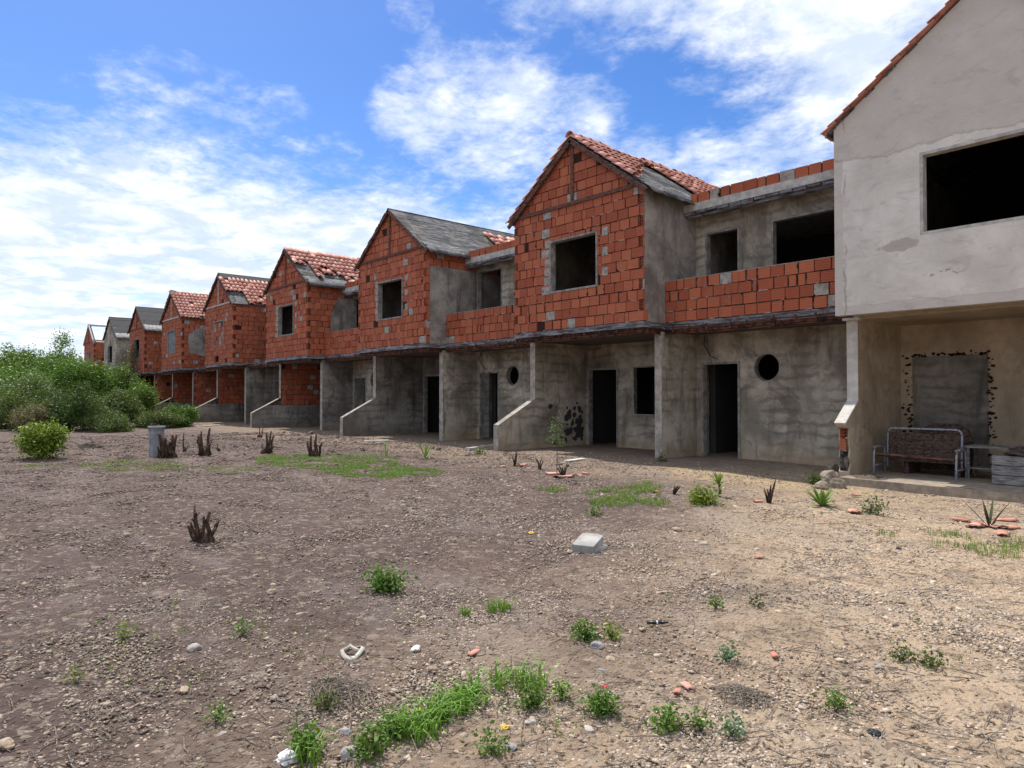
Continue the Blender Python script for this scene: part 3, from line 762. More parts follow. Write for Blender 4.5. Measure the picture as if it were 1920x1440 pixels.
    if n >= 4:
        q = MB(); q.box(cx0, cx1-.029, YC, YW, -.3, 2.76, 3); brickwork(q, YC, YW, 0, 2.76, [], FS(cx1), (), (True, False), .05, .01, 300+n); B(q, 'party_wall', ['brick', 'brick_inside', 'mortar', 'joint'])
    else:
        m.box(cx0, cx1, YC, YW+.2, -.3, 2.76 if n > -1 else 2.699); B(m, 'party_wall', cm)
    m = MB(); m.box(cx0-.004, cx1+.004, YC-.018, YC-.001, -.2, 2.75 if n > -1 else 2.69); B(m, 'party_wall_edge', 'edge')
    # porch back wall (door and window)
    m = MB()
    dx0, dx1, dt = L+.175, L+1.25, 2.12
    if n == -1:
        rd = random.Random(3)
        m.panel(rect(fx1, cx0, -.3, 2.70), [rect(L+.30, L+1.52, .06, 2.10)[::-1], rect(L+2.35, L+3.4, .85, 2.2)[::-1]], FX(YP), 0, TH)
        B(m, 'porch_back_wall', 'plaster_tan')
        m = MB(); m.prism(rect(L+.30, L+1.52, .06, 2.10), FX(YP), .035, .12); B(m, 'door_infill', 'plaster_patch')
        m = MB()      # plaster hacked off round the blocked door
        for i in range(150):
            if i % 3 == 2: a = L+.30+rd.random()*1.25; b = 2.10+abs(rd.gauss(0, .025))
            elif i % 3: a = L+.30-abs(rd.gauss(0, .08)); b = rd.uniform(.1, 2.15)
            else: a = L+1.52+abs(rd.gauss(0, .05)); b = rd.uniform(.1, 2.15)
            s = rd.uniform(.014, .045); an = rd.random()*6
            m.prism([(a+s*math.cos(an+k*1.57)*rd.uniform(.6, 1.3), b+s*.7*math.sin(an+k*1.57)) for k in range(4)], FX(YP), -.004, .01)
        for i in range(70):
            a = L+2.35-abs(rd.gauss(0, .09)); b = rd.uniform(.7, 2.2); s = rd.uniform(.012, .03); an = rd.random()*6
            m.prism([(a+s*math.cos(an+k*1.57), b+s*.7*math.sin(an+k*1.57)) for k in range(4)], FX(YP), -.004, .01)
        tag(B(m, 'hacked_plaster', 'brick_inside'), kind='stuff')
        m = MB(); m.prism(rect(L+2.35, L+3.4, .85, 2.2), FX(YP), .05, .12); B(m, 'window_infill', 'interior')
    else:
        hs_ = [rect(dx0, dx1, -.02, dt)[::-1]]
        if n < 2: hs_.append(rect(L+1.75, L+2.95, .86, 2.13)[::-1])
        m.panel(rect(fx1, cx0, -.3, 2.76), hs_, FX(YP), 0, TH)
        if n >= 3:
            brickwork(m, fx1, cx0, .9, 2.76, [(dx0, dx1, 0, dt)], FX(YP-.02), (), (False, False), .05, .01, 400+n)
            B(m, 'porch_back_wall', ['brick', 'brick_inside', 'mortar', 'joint'])
            for p_ in ():
                pass
        else: B(m, 'porch_back_wall', lo[2])
        m = MB(); frame(m, dx0, dx1, -.02, dt, FX(YP), .05, -.02, .13, False)
        if n < 2: frame(m, L+1.75, L+2.95, .86, 2.13, FX(YP), .03, -.006, .13)
        B(m, 'door_frame', 'jamb')
    # recess ground wall
    m = MB()
    ox, oz, orad = L+5.82, 1.97, .30
    cir = [(ox+orad*math.cos(2*math.pi*i/28), oz+orad*math.sin(2*math.pi*i/28)) for i in range(28)][::-1]
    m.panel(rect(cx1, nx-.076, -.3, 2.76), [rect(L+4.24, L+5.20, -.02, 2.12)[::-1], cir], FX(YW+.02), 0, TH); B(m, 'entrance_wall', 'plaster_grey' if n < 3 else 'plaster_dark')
    m = MB(); frame(m, L+4.24, L+5.20, -.02, 2.12, FX(YW+.02), .05, -.02, .13, False); B(m, 'door_frame', 'jamb')
    m = MB()
    c1 = [(ox+(orad-.022)*math.cos(2*math.pi*i/28), oz+(orad-.022)*math.sin(2*math.pi*i/28)) for i in range(28)]
    c2 = [(ox+(orad+.004)*math.cos(2*math.pi*i/28), oz+(orad+.004)*math.sin(2*math.pi*i/28)) for i in range(28)]
    m.panel(c2, [c1[::-1]], FX(YW+.02), -.008, .148); B(m, 'round_window_rim', 'jamb')
    if n in (0, 1):
        m = MB(); m.tube([(cx1+.25, YW-.02, 2.74), (cx1+.28, YW-.10, 2.5), (cx1+.45, YW-.08, 2.25), (cx1+.58, YW-.03, 2.18)], .010, 5); m.tube([(cx1+.3, YW-.02, 2.74), (cx1+.36, YW-.06, 2.35), (cx1+.46, YW-.04, 2.05)], .006, 5); B(m, 'loose_cable', 'black_plastic')
    if n == 0:
        rd = random.Random(2); m = MB()
        for i in range(60):
            a = fx1+.004; yy = YP-.15-abs(rd.gauss(0, .45)); zz = rd.uniform(.12, 1.25)*rd.uniform(.5, 1); s_ = rd.uniform(.03, .10); an = rd.random()*6
            m.prism([(yy+s_*math.cos(an+k)*rd.uniform(.7, 1.3), zz+s_*math.sin(an+k)*rd.uniform(.7, 1.3)) for k in range(6)], FS(fx1), -.0015-i*.00003, .01)
        tag(B(m, 'mould_stain', 'mould'), kind='stuff')
    # inner ground rooms
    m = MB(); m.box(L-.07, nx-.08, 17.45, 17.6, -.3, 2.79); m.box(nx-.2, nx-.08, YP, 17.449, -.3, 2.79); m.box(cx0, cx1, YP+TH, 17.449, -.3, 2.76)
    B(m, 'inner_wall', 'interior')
    # porch and entrance floors
    m = MB(); yf = 11.42 if n == -1 else 11.75
    zt_ = -.035 if n != -1 else .03
    pts = [(fx1, YP), (fx1, yf+.25), (L+.8, yf+.06), (L+1.4, yf), (cx0-.05, yf-.02 if n != -1 else yf-.35), (cx0, YP)] if n != -1 else [(fx1, YP), (fx1, yf+.1), (L+1.5, yf), (L+2.2, yf-.05), (X1, yf-.1), (X1, YP)]
    m.prism(pts, lambda a, b, d: (a, b, d), -.3, zt_)
    m.box(cx1, nx-.08, 13.0, 17.4, -.3, -.045); m.box(L-.06, cx0, YP, 17.4, -.3, -.04)
    B(m, 'porch_floor', 'concrete' if n > 0 else 'dirt_floor')
    # ------------- roof
    rf = sp['roof']; yf0, yf1 = YG-.12, 17.8
    if rf != 'none':
        S = Vector((math.cos(math.atan(SL)), 0, -math.sin(math.atan(SL))))
        tile = MB()
        if rf in ('felt', 'boards'): mt = 'felt_black' if rf == 'felt' else 'felt'
        else: mt = 'felt'
        hole = None
        roofpar = empty('roof', (0, 0, 0)); roofpar.parent = par; roofpar.location = (0, 0, 0)
        for sd_, nm in ((1, 'roof_boarding'), (-1, 'roof_boarding')):
            o = sheathing(nm, roofpar, L, sd_, yf0+(.02 if n != -1 else .10), yf1, mt if sd_ == 1 or rf == 'felt' else 'felt', seed=n*3+sd_+9)
            o.location = -off
        def kR(y, v, rd):
            f = (y-yf0)/(yf1-yf0)
            if rf in ('tiles', 'tiles_full'): return rd.random() > .015 and not (rf == 'tiles_full' and v > .93 and rd.random() < .35)
            if rf == 'tiles_dark_ridge': return v > .12 and not (v > .9 and rd.random() < .4) and not (v > .55 and f < .12) and rd.random() > .02
            if rf == 'slipped':
                lim = .98-.35*max(0, min(1, (f-.45)/.15)); 
                if f < .10: lim = .35
                elif f < .3: lim = .72
                return (v < lim+rd.uniform(-.08, .08)) and rd.random() > .03 or (v > .93 and f > .6 and rd.random() < .6)
            if rf == 'broken':
                if f < .045: return v < .80
                if f < .085: return v < .72
                if f < .14: return v < .62
                if f < .19: return v < .48+rd.uniform(-.06, .06)
                if f < .26: return v < .26+rd.uniform(-.10, .08)
                if f < .44: return v < .10+rd.uniform(-.1, .06)
                return v > -.1 and rd.random() > .07 and v < .90+rd.uniform(-.1, .1)*(f < .6) and not (f < .5 and v > 1.0-(f-.36)*0)
            if rf == 'boards': return .55 < f and .18+.1*rd.random() < v < .62-.0*f and rd.random() > .25 or (v > .45 and v < .66 and .45 < f and rd.random() > .5 and f > .62)
            return False
        def kL(y, v, rd): return rf in ('tiles', 'tiles_full', 'broken') or (rf == 'slipped' and rd.random() > .3 and y > yf0+.6)
        tr = MB(); tiles(tr, 1, kR, yf0, yf1, 500+n); tl = MB(); tiles(tl, -1, kL, yf0, yf1, 600+n, 2.75, .45 if n == -1 else .75)
        for q in (tr, tl):
            if q.v:
                q.v = [(v[0]+L+W_/2, v[1], v[2]+ZA) for v in q.v]; q.v = [tuple(Vector(v)-off) for v in q.v]
                o = q.build('roof_tiles', 'tile', roofpar, True)
        # ridge caps on the tiled roofs
        if rf in ('tiles', 'tiles_full', 'broken'):
            q = MB(); k = 17; 
            for i in range(k):
                if rf == 'broken' and i > 1 and random.random() < .45: continue
                y = yf0+i*.34; rr = .10
                vs = []
                for yy, r_ in ((y, .115), (y+.38, .09)):
                    for a in range(7): th = math.pi*a/6; vs.append((L+W_/2+math.cos(th)*r_*1.1-off.x, yy-off.y, ZA+.05+math.sin(th)*r_-.02))
                q.add(vs, [(a, a+1, 8+a, 7+a) for a in range(6)], 0, random.random())
            q.build('ridge_tiles', 'tile', roofpar, True)
        elif rf == 'tiles_dark_ridge':
            q = MB(); q.obox((W_/2+.19, 2.9, ZA-.055), S*.26, (0, 2.95, 0), (.01, 0, .014)); q.obox((W_/2-.19, 2.9, ZA-.055), (S.x*-.26, 0, S.z*.26), (0, 2.95, 0), (-.01, 0, .014)); q.build('ridge_felt', 'felt_black', roofpar)
        # verge boards
        q = MB()
        for s_ in (1, -1):
            d = Vector((S.x*s_, 0, S.z)); c = Vector((L+W_/2, YG-.085, ZA-.085))-off
            q.obox(c+d*1.36, d*1.38, (0, .018, 0), Vector((-d.z*s_*s_, 0, abs(d.x)))*.05 if s_ == 1 else Vector((d.z, 0, abs(d.x)))*.05)
        for k in range(1, 5):
            for s_ in (1, -1):
                d = Vector((S.x*s_, 0, S.z)); c = Vector((L+W_/2, YG-.02, ZA-.09))-off+d*(k*.62)
                q.obox(c, d*.03, (0, .12, 0), (0, 0, .03))
        if n != -1: q.build('verge_board', 'wood', roofpar)
        if rf in ('broken', 'boards', 'slipped', 'felt'):      # loose felt edge hanging over the eave
            q = MB(); A = Vector((W_/2, 0, ZA-.02)); k = 24; N = Vector((-S.z, 0, S.x))
            vs = []
            for i in range(k+1):
                y = -.05+i*(1.9 if n < 3 else 2.6)/k
                for s in (2.3, 2.78, 2.9): vs.append(A+S*(s+random.uniform(-.02, .03)*(s > 2.5))+N*(.03+random.uniform(0, .025))+Vector((0, y, -.05*(s > 2.8))))
            q.add(vs, [(i*3+a, i*3+a+1, i*3+3+a+1, i*3+3+a) for i in range(k) for a in (0, 1)])
            o = q.build('eave_felt', 'felt' if rf != 'felt' else 'felt_grey' if 'felt_grey' in MATS else 'felt', roofpar, True)
            sm = o.modifiers.new('s', 'SOLIDIFY'); sm.thickness = .006
        if n == 4:
            q = MB(); q.box(W_/2-.11, W_/2+.12, -.1, .2, ZA-.02, ZA+.16, 0, 0, .03); q.build('ridge_lump', 'concrete', roofpar)
    else:
        q = MB()
        a = Vector((L+W_/2, YG, ZA))
        S = Vector((math.cos(math.atan(SL)), 0, -math.sin(math.atan(SL))))
        for s_ in (1, -1):
            d = Vector((S.x*s_, 0, S.z)); q.obox(a+d*1.32+Vector((0, -.03, -.01)), d*1.36, (0, .05, 0), (0, 0, .06))
        q.obox(a+Vector((0, 2.6, -.02)), (.05, 0, 0), (0, 2.7, 0), (0, 0, .07)); q.obox((X1, YG+2.6, ZE+.1), (.05, 0, 0), (0, 2.7, 0), (0, 0, .07)); q.obox((X1-.7, YG+2.6, ZE+.75), (.04, 0, 0), (0, 2.5, 0), (0, 0, .05)) if False else None
        B(q, 'rafters', 'concrete')
    return root
for n, sp in HOUSES.items(): house(n, sp)

# ------------------------------------------------------------------ foliage
def leaves(mb_name, centers, n, size, mat, par, seed, aspect=.5, shell=.45, up=.3):
    """centers: (x, y, z, rx, ry, rz). Leaf-sized faces in clumps spread through each lobe."""
    r = np.random.default_rng(seed); vol = np.array([c[3]*c[4]*c[5] for c in centers])**.67; pr = vol/vol.sum()
    C = np.array(centers)
    k = max(8, n//14)                                   # twig clumps
    ci = r.choice(len(C), k, p=pr)
    d = r.normal(size=(k, 3)); d /= np.linalg.norm(d, axis=1)[:, None]
    rad = shell+(1-shell)*r.random(k)**.6; rad *= 1+.13*r.normal(size=k)
    cc = C[ci, :3]+d*C[ci, 3:6]*rad[:, None]
    cc[:, 2] = np.maximum(cc[:, 2], .04)
    ct = r.random(k)
    idx = np.repeat(np.arange(k), 14)[:n]; m = len(idx)
    spread = size*1.5
    p = cc[idx]+r.normal(size=(m, 3))*spread
    p[:, 2] = np.maximum(p[:, 2], .02)
    a = r.normal(size=(m, 3)); a[:, 2] = a[:, 2]*.6+.1; a /= np.linalg.norm(a, axis=1)[:, None]
    nrm = r.normal(size=(m, 3))*.8+d[idx]*.5+np.array([0, 0, up]); b = np.cross(nrm, a); b /= np.linalg.norm(b, axis=1)[:, None]+1e-9
    s = (size*(.6+.8*r.random(m)))[:, None]
    bend = np.cross(a, b)*s*.15
    v = np.stack([p-a*s*.5, p+b*s*aspect*.5+bend, p+a*s*.5, p-b*s*aspect*.5+bend], 1).reshape(-1, 3)
    me = bpy.data.meshes.new(mb_name); nv = len(v)
    me.vertices.add(nv); me.vertices.foreach_set('co', v.ravel().astype(np.float32))
    me.loops.add(nv); me.loops.foreach_set('vertex_index', np.arange(nv, dtype=np.int32))
    me.polygons.add(m); me.polygons.foreach_set('loop_start', np.arange(0, nv, 4, dtype=np.int32)); me.polygons.foreach_set('loop_total', np.full(m, 4, np.int32))
    me.materials.append(MATS[mat]); at_ = me.attributes.new('rnd', 'FLOAT', 'FACE'); at_.data.foreach_set('value', np.clip(ct[idx]*.6+.4*r.random(m), 0, 1).astype(np.float32))
    me.update(calc_edges=True)
    o = bpy.data.objects.new(mb_name, me); col.objects.link(o)
    if par: o.parent = par
    return o
def polar(u, d, z=0):      # ground point under photo column u at depth d
    p = FW*d+RT*((u-960)/FPX*d); return Vector((p.x, p.y, z))
def tree(name, u, d, w_, h, n, lsz, mat, label, cat, group=None, base=.25, seed=0, lobes=7, limbs=5, feather=0):
    rd = random.Random(seed); p = polar(u, d); root = empty(name, p); tag(root, label, cat, group)
    C = []; ctr = Vector((0, 0, h*(base+(1-base)*.5)))
    C.append((0, 0, ctr.z, w_*.30, w_*.30, h*(1-base)*.36))
    for i in range(lobes):
        a = rd.random()*6.28; rr = rd.uniform(.15, .42)*w_; z = h*rd.uniform(base+.10, .86); k = rd.uniform(.10, .19)
        C.append((rr*math.cos(a), rr*math.sin(a), z, w_*k, w_*k, min(h*.2, w_*k)))
    for i in range(feather):
        a = rd.random()*6.28; rr = rd.uniform(.0, .3)*w_; k = rd.uniform(.04, .09)
        C.append((rr*math.cos(a), rr*math.sin(a), h*rd.uniform(.86, 1.05), w_*k, w_*k, h*.10))
    m = MB(); tk = .05+.012*h
    m.tube([(0, 0, -.1), (.03, .02, h*.2), (-.03*h*.2, .04, h*.45), (.02, 0, h*.72)], [tk*1.3, tk, tk*.7, tk*.3], 7)
    for i in range(limbs):
        c = C[1+i % (len(C)-1)]; z = rd.uniform(.1, .4)*h
        m.tube([(0, 0, z), (c[0]*.4+rd.uniform(-.1, .1), c[1]*.4, z+(c[2]-z)*.5), (c[0], c[1], c[2])], [tk*.55, tk*.35, tk*.12], 5)
    m.build('trunk', 'bark', root, True)
    leaves('crown', C, int(n*1.5), lsz, mat, root, seed, .55, .72)
    return root
tr_g = 'trees in front of the far houses'
sh_g = 'shrubs at the far side of the yard'
T = [
 ('broadleaf_tree', 18, 46, 7.5, 4.5, 16000, .15, 'leaf_tree', 'dense broad green tree at the left edge of the photo', 1, .05, 16, 0),
 ('broadleaf_tree', 120, 42, 3.4, 4.6, 6500, .12, 'leaf_tree', 'tallest feathery green tree rising above the left bushes', 2, .1, 12, 4),
 ('broadleaf_tree', 66, 36, 4.6, 3.3, 12000, .12, 'leaf_bright', 'bright green rounded tree left of the tallest feathery tree', 3, .05, 14, 0),
 ('broadleaf_tree', 150, 35, 3.4, 3.1, 10000, .11, 'leaf_bright', 'green tree below the roofless brick shell', 4, .05, 13, 2),
 ('broadleaf_tree', 205, 38, 2.7, 2.9, 7000, .12, 'leaf_tree', 'leafy tree against the grey plastered gable house', 5, .05, 10, 1),
 ('broadleaf_tree', 14, 31, 3.6, 2.4, 8000, .12, 'leaf_pale', 'pale silvery green tree low at the left edge', 6, .05, 10, 0),
 ('broadleaf_tree', -160, 40, 9, 4.8, 7000, .17, 'leaf_tree', 'broad tree just outside the left edge', 16, .1, 12, 0)]
for (nm, u, d, w_, h, n_, ls, mt, lb, sd_, bs, lo_, fe) in T: tree(nm, u, d, w_, h, n_, ls, mt, lb, 'tree', tr_g, seed=sd_, base=bs, lobes=lo_, feather=fe)
T = [
 (24, 27.5, 3.2, 1.5, 8000, .075, 'leaf_olive', 'dull olive shrub at the far left behind the bright bush', 7, 10),
 (128, 27, 3.1, 1.75, 13000, .07, 'leaf_dark', 'large dark rounded shrub in the middle of the left thicket', 8, 13),
 (66, 26, 1.8, 1.0, 4500, .065, 'leaf_dry', 'dry brownish shrub low in the left thicket', 9, 8),
 (222, 30, 2.8, 1.55, 9000, .08, 'leaf_olive', 'loose olive green shrub below the vine covered house', 10, 12),
 (262, 36, 2.4, 2.0, 7000, .09, 'leaf_tree', 'leafy shrub in front of the dark ground floor opening', 11, 10),
 (198, 26.5, 2.2, .75, 5500, .06, 'leaf_olive', 'low scrubby shrub spreading at the foot of the thicket', 12, 8),
 (338, 31, 1.5, .85, 5000, .07, 'leaf_bright', 'bright green shrub touching the farthest clear porch wall', 13, 8),
 (290, 29.5, 2.2, .62, 6000, .06, 'leaf_olive', 'low green shrub right of the thicket near the porch wall', 14, 9)]
for (u, d, w_, h, n_, ls, mt, lb, sd_, lo_) in T: tree('shrub', u, d, w_, h, n_, ls, mt, lb, 'shrub', sh_g, seed=sd_, base=0, lobes=lo_, feather=2)
# dry vine on the front of the felt-roofed brick house
Lv = L0-5*P_
v = empty('climbing_vine', (Lv+.8, YG-.25, 0)); tag(v, 'dry brown vine hanging down the brick house with black felt roof', 'vine')
m = MB()
for i in range(26):
    x = random.uniform(-.9, 2.6); m.tube([(x, .2, -.1), (x+random.uniform(-.3, .3), .05, 1.6), (x+random.uniform(-.5, .5), .05, 3.0), (x*.6+.4+random.uniform(-.4, .4), .15, random.uniform(3.8, 5.0))], [.03, .025, .02, .008], 4)
m.build('stem', 'bark', v)
leaves('foliage', [(.6, 0, 1.3, 1.9, .5, 1.2), (.6, .0, 2.6, 1.5, .4, .9), (1.0, .1, 4.0, .8, .2, .9), (0, -.1, 2.0, 1.0, .5, 1.0)], 8000, .10, 'leaf_dry', v, 33, .5, .2)

# the clipped bush by itself in the yard
def bush(name, u, v_, wpx, hpx, n, lsz, mat, label, cat, seed, group=None, lean=0):
    p = at(u, v_); s = mpp(p); W = wpx*s; H = hpx*s; root = empty(name, p); tag(root, label, cat, group)
    rd = random.Random(seed); C = [(0, 0, H*.5, W*.40, W*.40, H*.42)]
    for i in range(6):
        a = rd.random()*6.28; C.append((W*.28*math.cos(a), W*.28*math.sin(a), H*rd.uniform(.35, .75), W*.2, W*.2, H*.2))
    m = MB()
    for i in range(9):
        a = rd.random()*6.28; m.tube([(0, 0, -.02), (W*.15*math.cos(a), W*.15*math.sin(a), H*.4), (W*.3*math.cos(a), W*.3*math.sin(a), H*rd.uniform(.6, .9))], [.035*H, .025*H, .008*H], 5)
    m.build('stem', 'bark', root)
    leaves('foliage', C, n, lsz, mat, root, seed, .55, .55)
    return root
bush('bush', 78, 860, 68, 66, 6500, .065, 'leaf_yellow', 'round yellow green bush standing alone at the left', 'bush', 21)

# ------------------------------------------------------------------ stumps
def stump(u, v_, wpx, hpx, k, label, seed):
    p = at(u, v_); s = mpp(p); W = wpx*s; H = hpx*s; rd = random.Random(seed); root = empty('tree_stump', p)
    tag(root, label, 'stump', 'sawn shrub stumps')
    m = MB()
    for i in range(max(3, k//2)):     # gnarled root crown
        a = rd.random()*6.28; rr = W*rd.uniform(.05, .28)
        m.tube([(rr*math.cos(a)*1.3, rr*math.sin(a)*1.3, -.05), (rr*math.cos(a), rr*math.sin(a), H*.12), (rr*.7*math.cos(a), rr*.7*math.sin(a), H*.28)], [W*.17, W*.14, W*.07], 8)
    m.build('root_crown', 'stump', root, True)
    for i in range(k):
        a = rd.random()*6.28; rr = W*.45*math.sqrt(rd.random()); h = H*rd.uniform(.30, .95) if i else H
        b = Vector((rr*.6*math.cos(a), rr*.6*math.sin(a), 0)); tp = Vector((rr*1.08*math.cos(a)+rd.uniform(-.04, .04), rr*1.08*math.sin(a)+rd.uniform(-.04, .04), h))
        pts = [b, b.lerp(tp, .3)+Vector((rd.uniform(-.02, .02), rd.uniform(-.02, .02), 0)), b.lerp(tp, .65)+Vector((rd.uniform(-.03, .03), rd.uniform(-.02, .02), 0)), tp]
        r0 = W*rd.uniform(.045, .085); m = MB(); m.tube(pts, [r0*1.5, r0, r0*.95, r0*.7], 7)
        if rd.random() < .6:
            q = pts[2]; m.tube([q, q+Vector((rd.uniform(-.05, .05), rd.uniform(-.05, .05), h*.15))], [r0*.6, r0*.35], 5)
        m.build('stub', 'stump', root, True)
stump(313, 858, 46, 46, 10, 'wide gnarled stump right in front of the grey pipe', 1)
stump(347, 848, 14, 36, 3, 'thin forked stump just right of the pipe stump', 2)
stump(383, 853, 38, 50, 9, 'tall thick stump cluster, third from the grey pipe', 3)
stump(411, 846, 12, 18, 3, 'tiny stump right of the tall thick stump cluster', 4)
stump(501, 850, 28, 42, 5, 'leaning stump with knobbly head at the left end of the lawn', 5)
stump(487, 820, 14, 20, 3, 'small far stump behind the leaning knobbly stump', 6)
stump(590, 857, 32, 42, 8, 'upright bunched stump at the back edge of the lawn', 7)
stump(681, 846, 10, 12, 3, 'very small dark stump at the right end of the lawn', 8)
stump(381, 1016, 52, 66, 9, 'nearest stump, bare upright stubs in the middle of the dirt', 9)

# grey pipe
p = at(293, 856); s = mpp(p); root = empty('drain_pipe', p); tag(root, 'upright grey pipe standing behind the wide gnarled stump', 'pipe')
m = MB(); k = 20; rr = 13*s; H = 57*s
def ring(mb, prof, n=20, mi=0):
    o = len(mb.v)
    for (r_, z) in prof:
        for i in range(n): a = 2*math.pi*i/n; mb.v.append((r_*math.cos(a), r_*math.sin(a), z))
    for j in range(len(prof)-1):
        for i in range(n): mb.face((o+j*n+i, o+j*n+(i+1) % n, o+(j+1)*n+(i+1) % n, o+(j+1)*n+i), mi, .5)
ring(m, [(rr*.92, -.05), (rr*.95, H*.3), (rr, H*.8), (rr*1.08, H*.93), (rr*1.14, H*.935), (rr*1.14, H), (rr*.98, H), (rr*.9, H*.5)])
m.build('pipe_wall', 'pipe' if 'pipe' in MATS else 'concrete', root, True)

# concrete block
p = at(1103, 1030); root = empty('concrete_block', p+Vector((0, 0, .02)), R(YAW+62)); s = mpp(p)
tag(root, 'pale chipped concrete block lying alone in the middle of the dirt', 'concrete block')
m = MB(); a_, b_, h_ = 29*s, 22*s, 15*s
top = [(-a_, -b_), (a_*.75, -b_), (a_, -b_*.4), (a_, b_*.65), (a_*.8, b_), (-a_*.9, b_), (-a_, b_*.6)]
m.prism(top, lambda a, b, d: (a, b, d+.03*(a/a_)), 0, h_); o = m.build('block_body', 'block_conc', root)
bv = o.modifiers.new('b', 'BEVEL'); bv.width = .006; bv.segments = 2
m = MB(); m.prism([(-.12, -.1), (.1, -.13), (.16, .05), (.02, .12), (-.14, .06)], lambda a, b, d: (a, b-.02, d), -.08, .012); m.build('mortar_lump', 'concrete', root)

# ------------------------------------------------------------------ stones, gravel, twigs
def ico():
    bm = bmesh.new(); bmesh.ops.create_icosphere(bm, subdivisions=1, radius=1); v = np.array([x.co[:] for x in bm.verts]); f = np.array([[q.index for q in x.verts] for x in bm.faces]); bm.free(); return v, f
IV, IF = ico()
def gravel(name, pts, sizes, tint, mat, seed, flat=.5):
    r = np.random.default_rng(seed); n = len(pts); k = len(IV)
    V = IV[None]*(1+.28*r.normal(size=(n, k, 1)).clip(-1.4, 1.4))
    V = V*np.stack([1+.35*r.random(n), .7+.4*r.random(n), flat*(.6+.7*r.random(n))], 1)[:, None, :]
    a = r.random(n)*6.283; c, s_ = np.cos(a)[:, None], np.sin(a)[:, None]
    X = V[..., 0]*c-V[..., 1]*s_; Y = V[..., 0]*s_+V[..., 1]*c; Z = V[..., 2]+r.normal(size=(n, 1))*.25*V[..., 0]
    V = np.stack([X, Y, Z], -1)*sizes[:, None, None]+pts[:, None, :]
    F = (IF[None]+(np.arange(n)*k)[:, None, None]).reshape(-1, 3)
    me = bpy.data.meshes.new(name); nv = n*k; nf = len(F)
    me.vertices.add(nv); me.vertices.foreach_set('co', V.reshape(-1).astype(np.float32))
    me.loops.add(nf*3); me.loops.foreach_set('vertex_index', F.ravel().astype(np.int32))
    me.polygons.add(nf); me.polygons.foreach_set('loop_start', np.arange(0, nf*3, 3, dtype=np.int32)); me.polygons.foreach_set('loop_total', np.full(nf, 3, np.int32))
    me.materials.append(MATS[mat]); q = me.attributes.new('rnd', 'FLOAT', 'FACE'); q.data.foreach_set('value', np.repeat(tint, len(IF)).astype(np.float32))
    me.update(calc_edges=True); o = bpy.data.objects.new(name, me); col.objects.link(o); return o
def scatter(n, dmin, dmax, seed, amin=-5, amax=100, dens=None, pw=1.0):
    r = np.random.default_rng(seed); out = []
    while len(out) < n:
        d = dmin*(dmax/dmin)**(r.random()**pw); a = math.radians(r.uniform(amin, amax)); x, y = -d*math.sin(a), d*math.cos(a)
        if y > 11.0 and x > -52: continue
        if dens and r.random() > dens(x, y): continue
        out.append((x, y, gz(x, y)))
    return np.array(out)
def gdens(x, y):
    e = max(0, min(1, (y-5.2)/3.5))*max(0, min(1, (x+9.5)/3))     # swept sandy strip in front of the near houses
    if random.random() < .72*e: return 0
    q = .5+.5*noise.noise((x*.7, y*.7, 5)); return .12+.88*max(0, min(1, (q-.32)*2.6))*(.6+.4*noise.noise((x*3.1, y*3.1, 8)))
pts = scatter(165000, 1.6, 27, 3, dens=gdens, pw=.85); rr = np.random.default_rng(4)
dd = np.hypot(pts[:, 0], pts[:, 1]); sz = (.0030+.0055*rr.random(len(pts))**2.2)*(1+.075*dd)*(1+.07*np.maximum(0, dd-5))
big = rr.random(len(pts)) < .02; sz[big] *= 2.3
fcol = np.clip(.10+.85*rr.random(len(pts))**1.2+.10*(pts[:, 0]*.78+pts[:, 1]*.32+1.2), 0, 1)
tag(gravel('gravel', pts, sz, fcol, 'stone', 5), kind='stuff')
r9 = np.random.default_rng(29); N9 = 5200
bx = r9.uniform(-50, -1.5, N9); by = 11.35+r9.normal(size=N9)*.45; by = np.minimum(by, 12.2)
bp = np.stack([bx, by, [gz(a, b) for a, b in zip(bx, by)]], 1)
tag(gravel('rubble_strip', bp, .007+.03*r9.random(N9)**4, r9.random(N9)*.6, 'stone', 31, .6), kind='stuff')
m = MB(); rd = random.Random(8)
for (x, y, z) in scatter(2600, 1.8, 20, 9):
    a = rd.random()*6.28; l = rd.uniform(.04, .22)*(1 if rd.random() < .9 else 2.2); b = rd.gauss(0, .25)
    d = Vector((math.cos(a), math.sin(a), rd.uniform(-.02, .10))); e = Vector((-d.y, d.x, 0))
    q = Vector((x, y, z+.008)); m.tube([q, q+d*l*.5+e*l*.15*b, q+d*l], [.0022, .0028, .001], 4, 0, rd.random())
tag(m.build('twigs', 'twig', None, fix=False), kind='stuff')
m = MB()
for (x, y, z) in scatter(9000, 1.8, 24, 19):
    a = rd.random()*6.28; l = rd.uniform(.005, .016)*(1+.07*math.hypot(x, y)); d = Vector((math.cos(a), math.sin(a), rd.uniform(-.3, .5)))*l; e = Vector((-math.sin(a), math.cos(a), rd.uniform(-.4, .4)))*l*.4
    q = Vector((x, y, z+.01)); m.add([q-d, q+e, q+d, q-e], [(0, 1, 2, 3)], 0, rd.random())
tag(m.build('leaf_litter', 'dead_leaf', None, fix=False), kind='stuff')
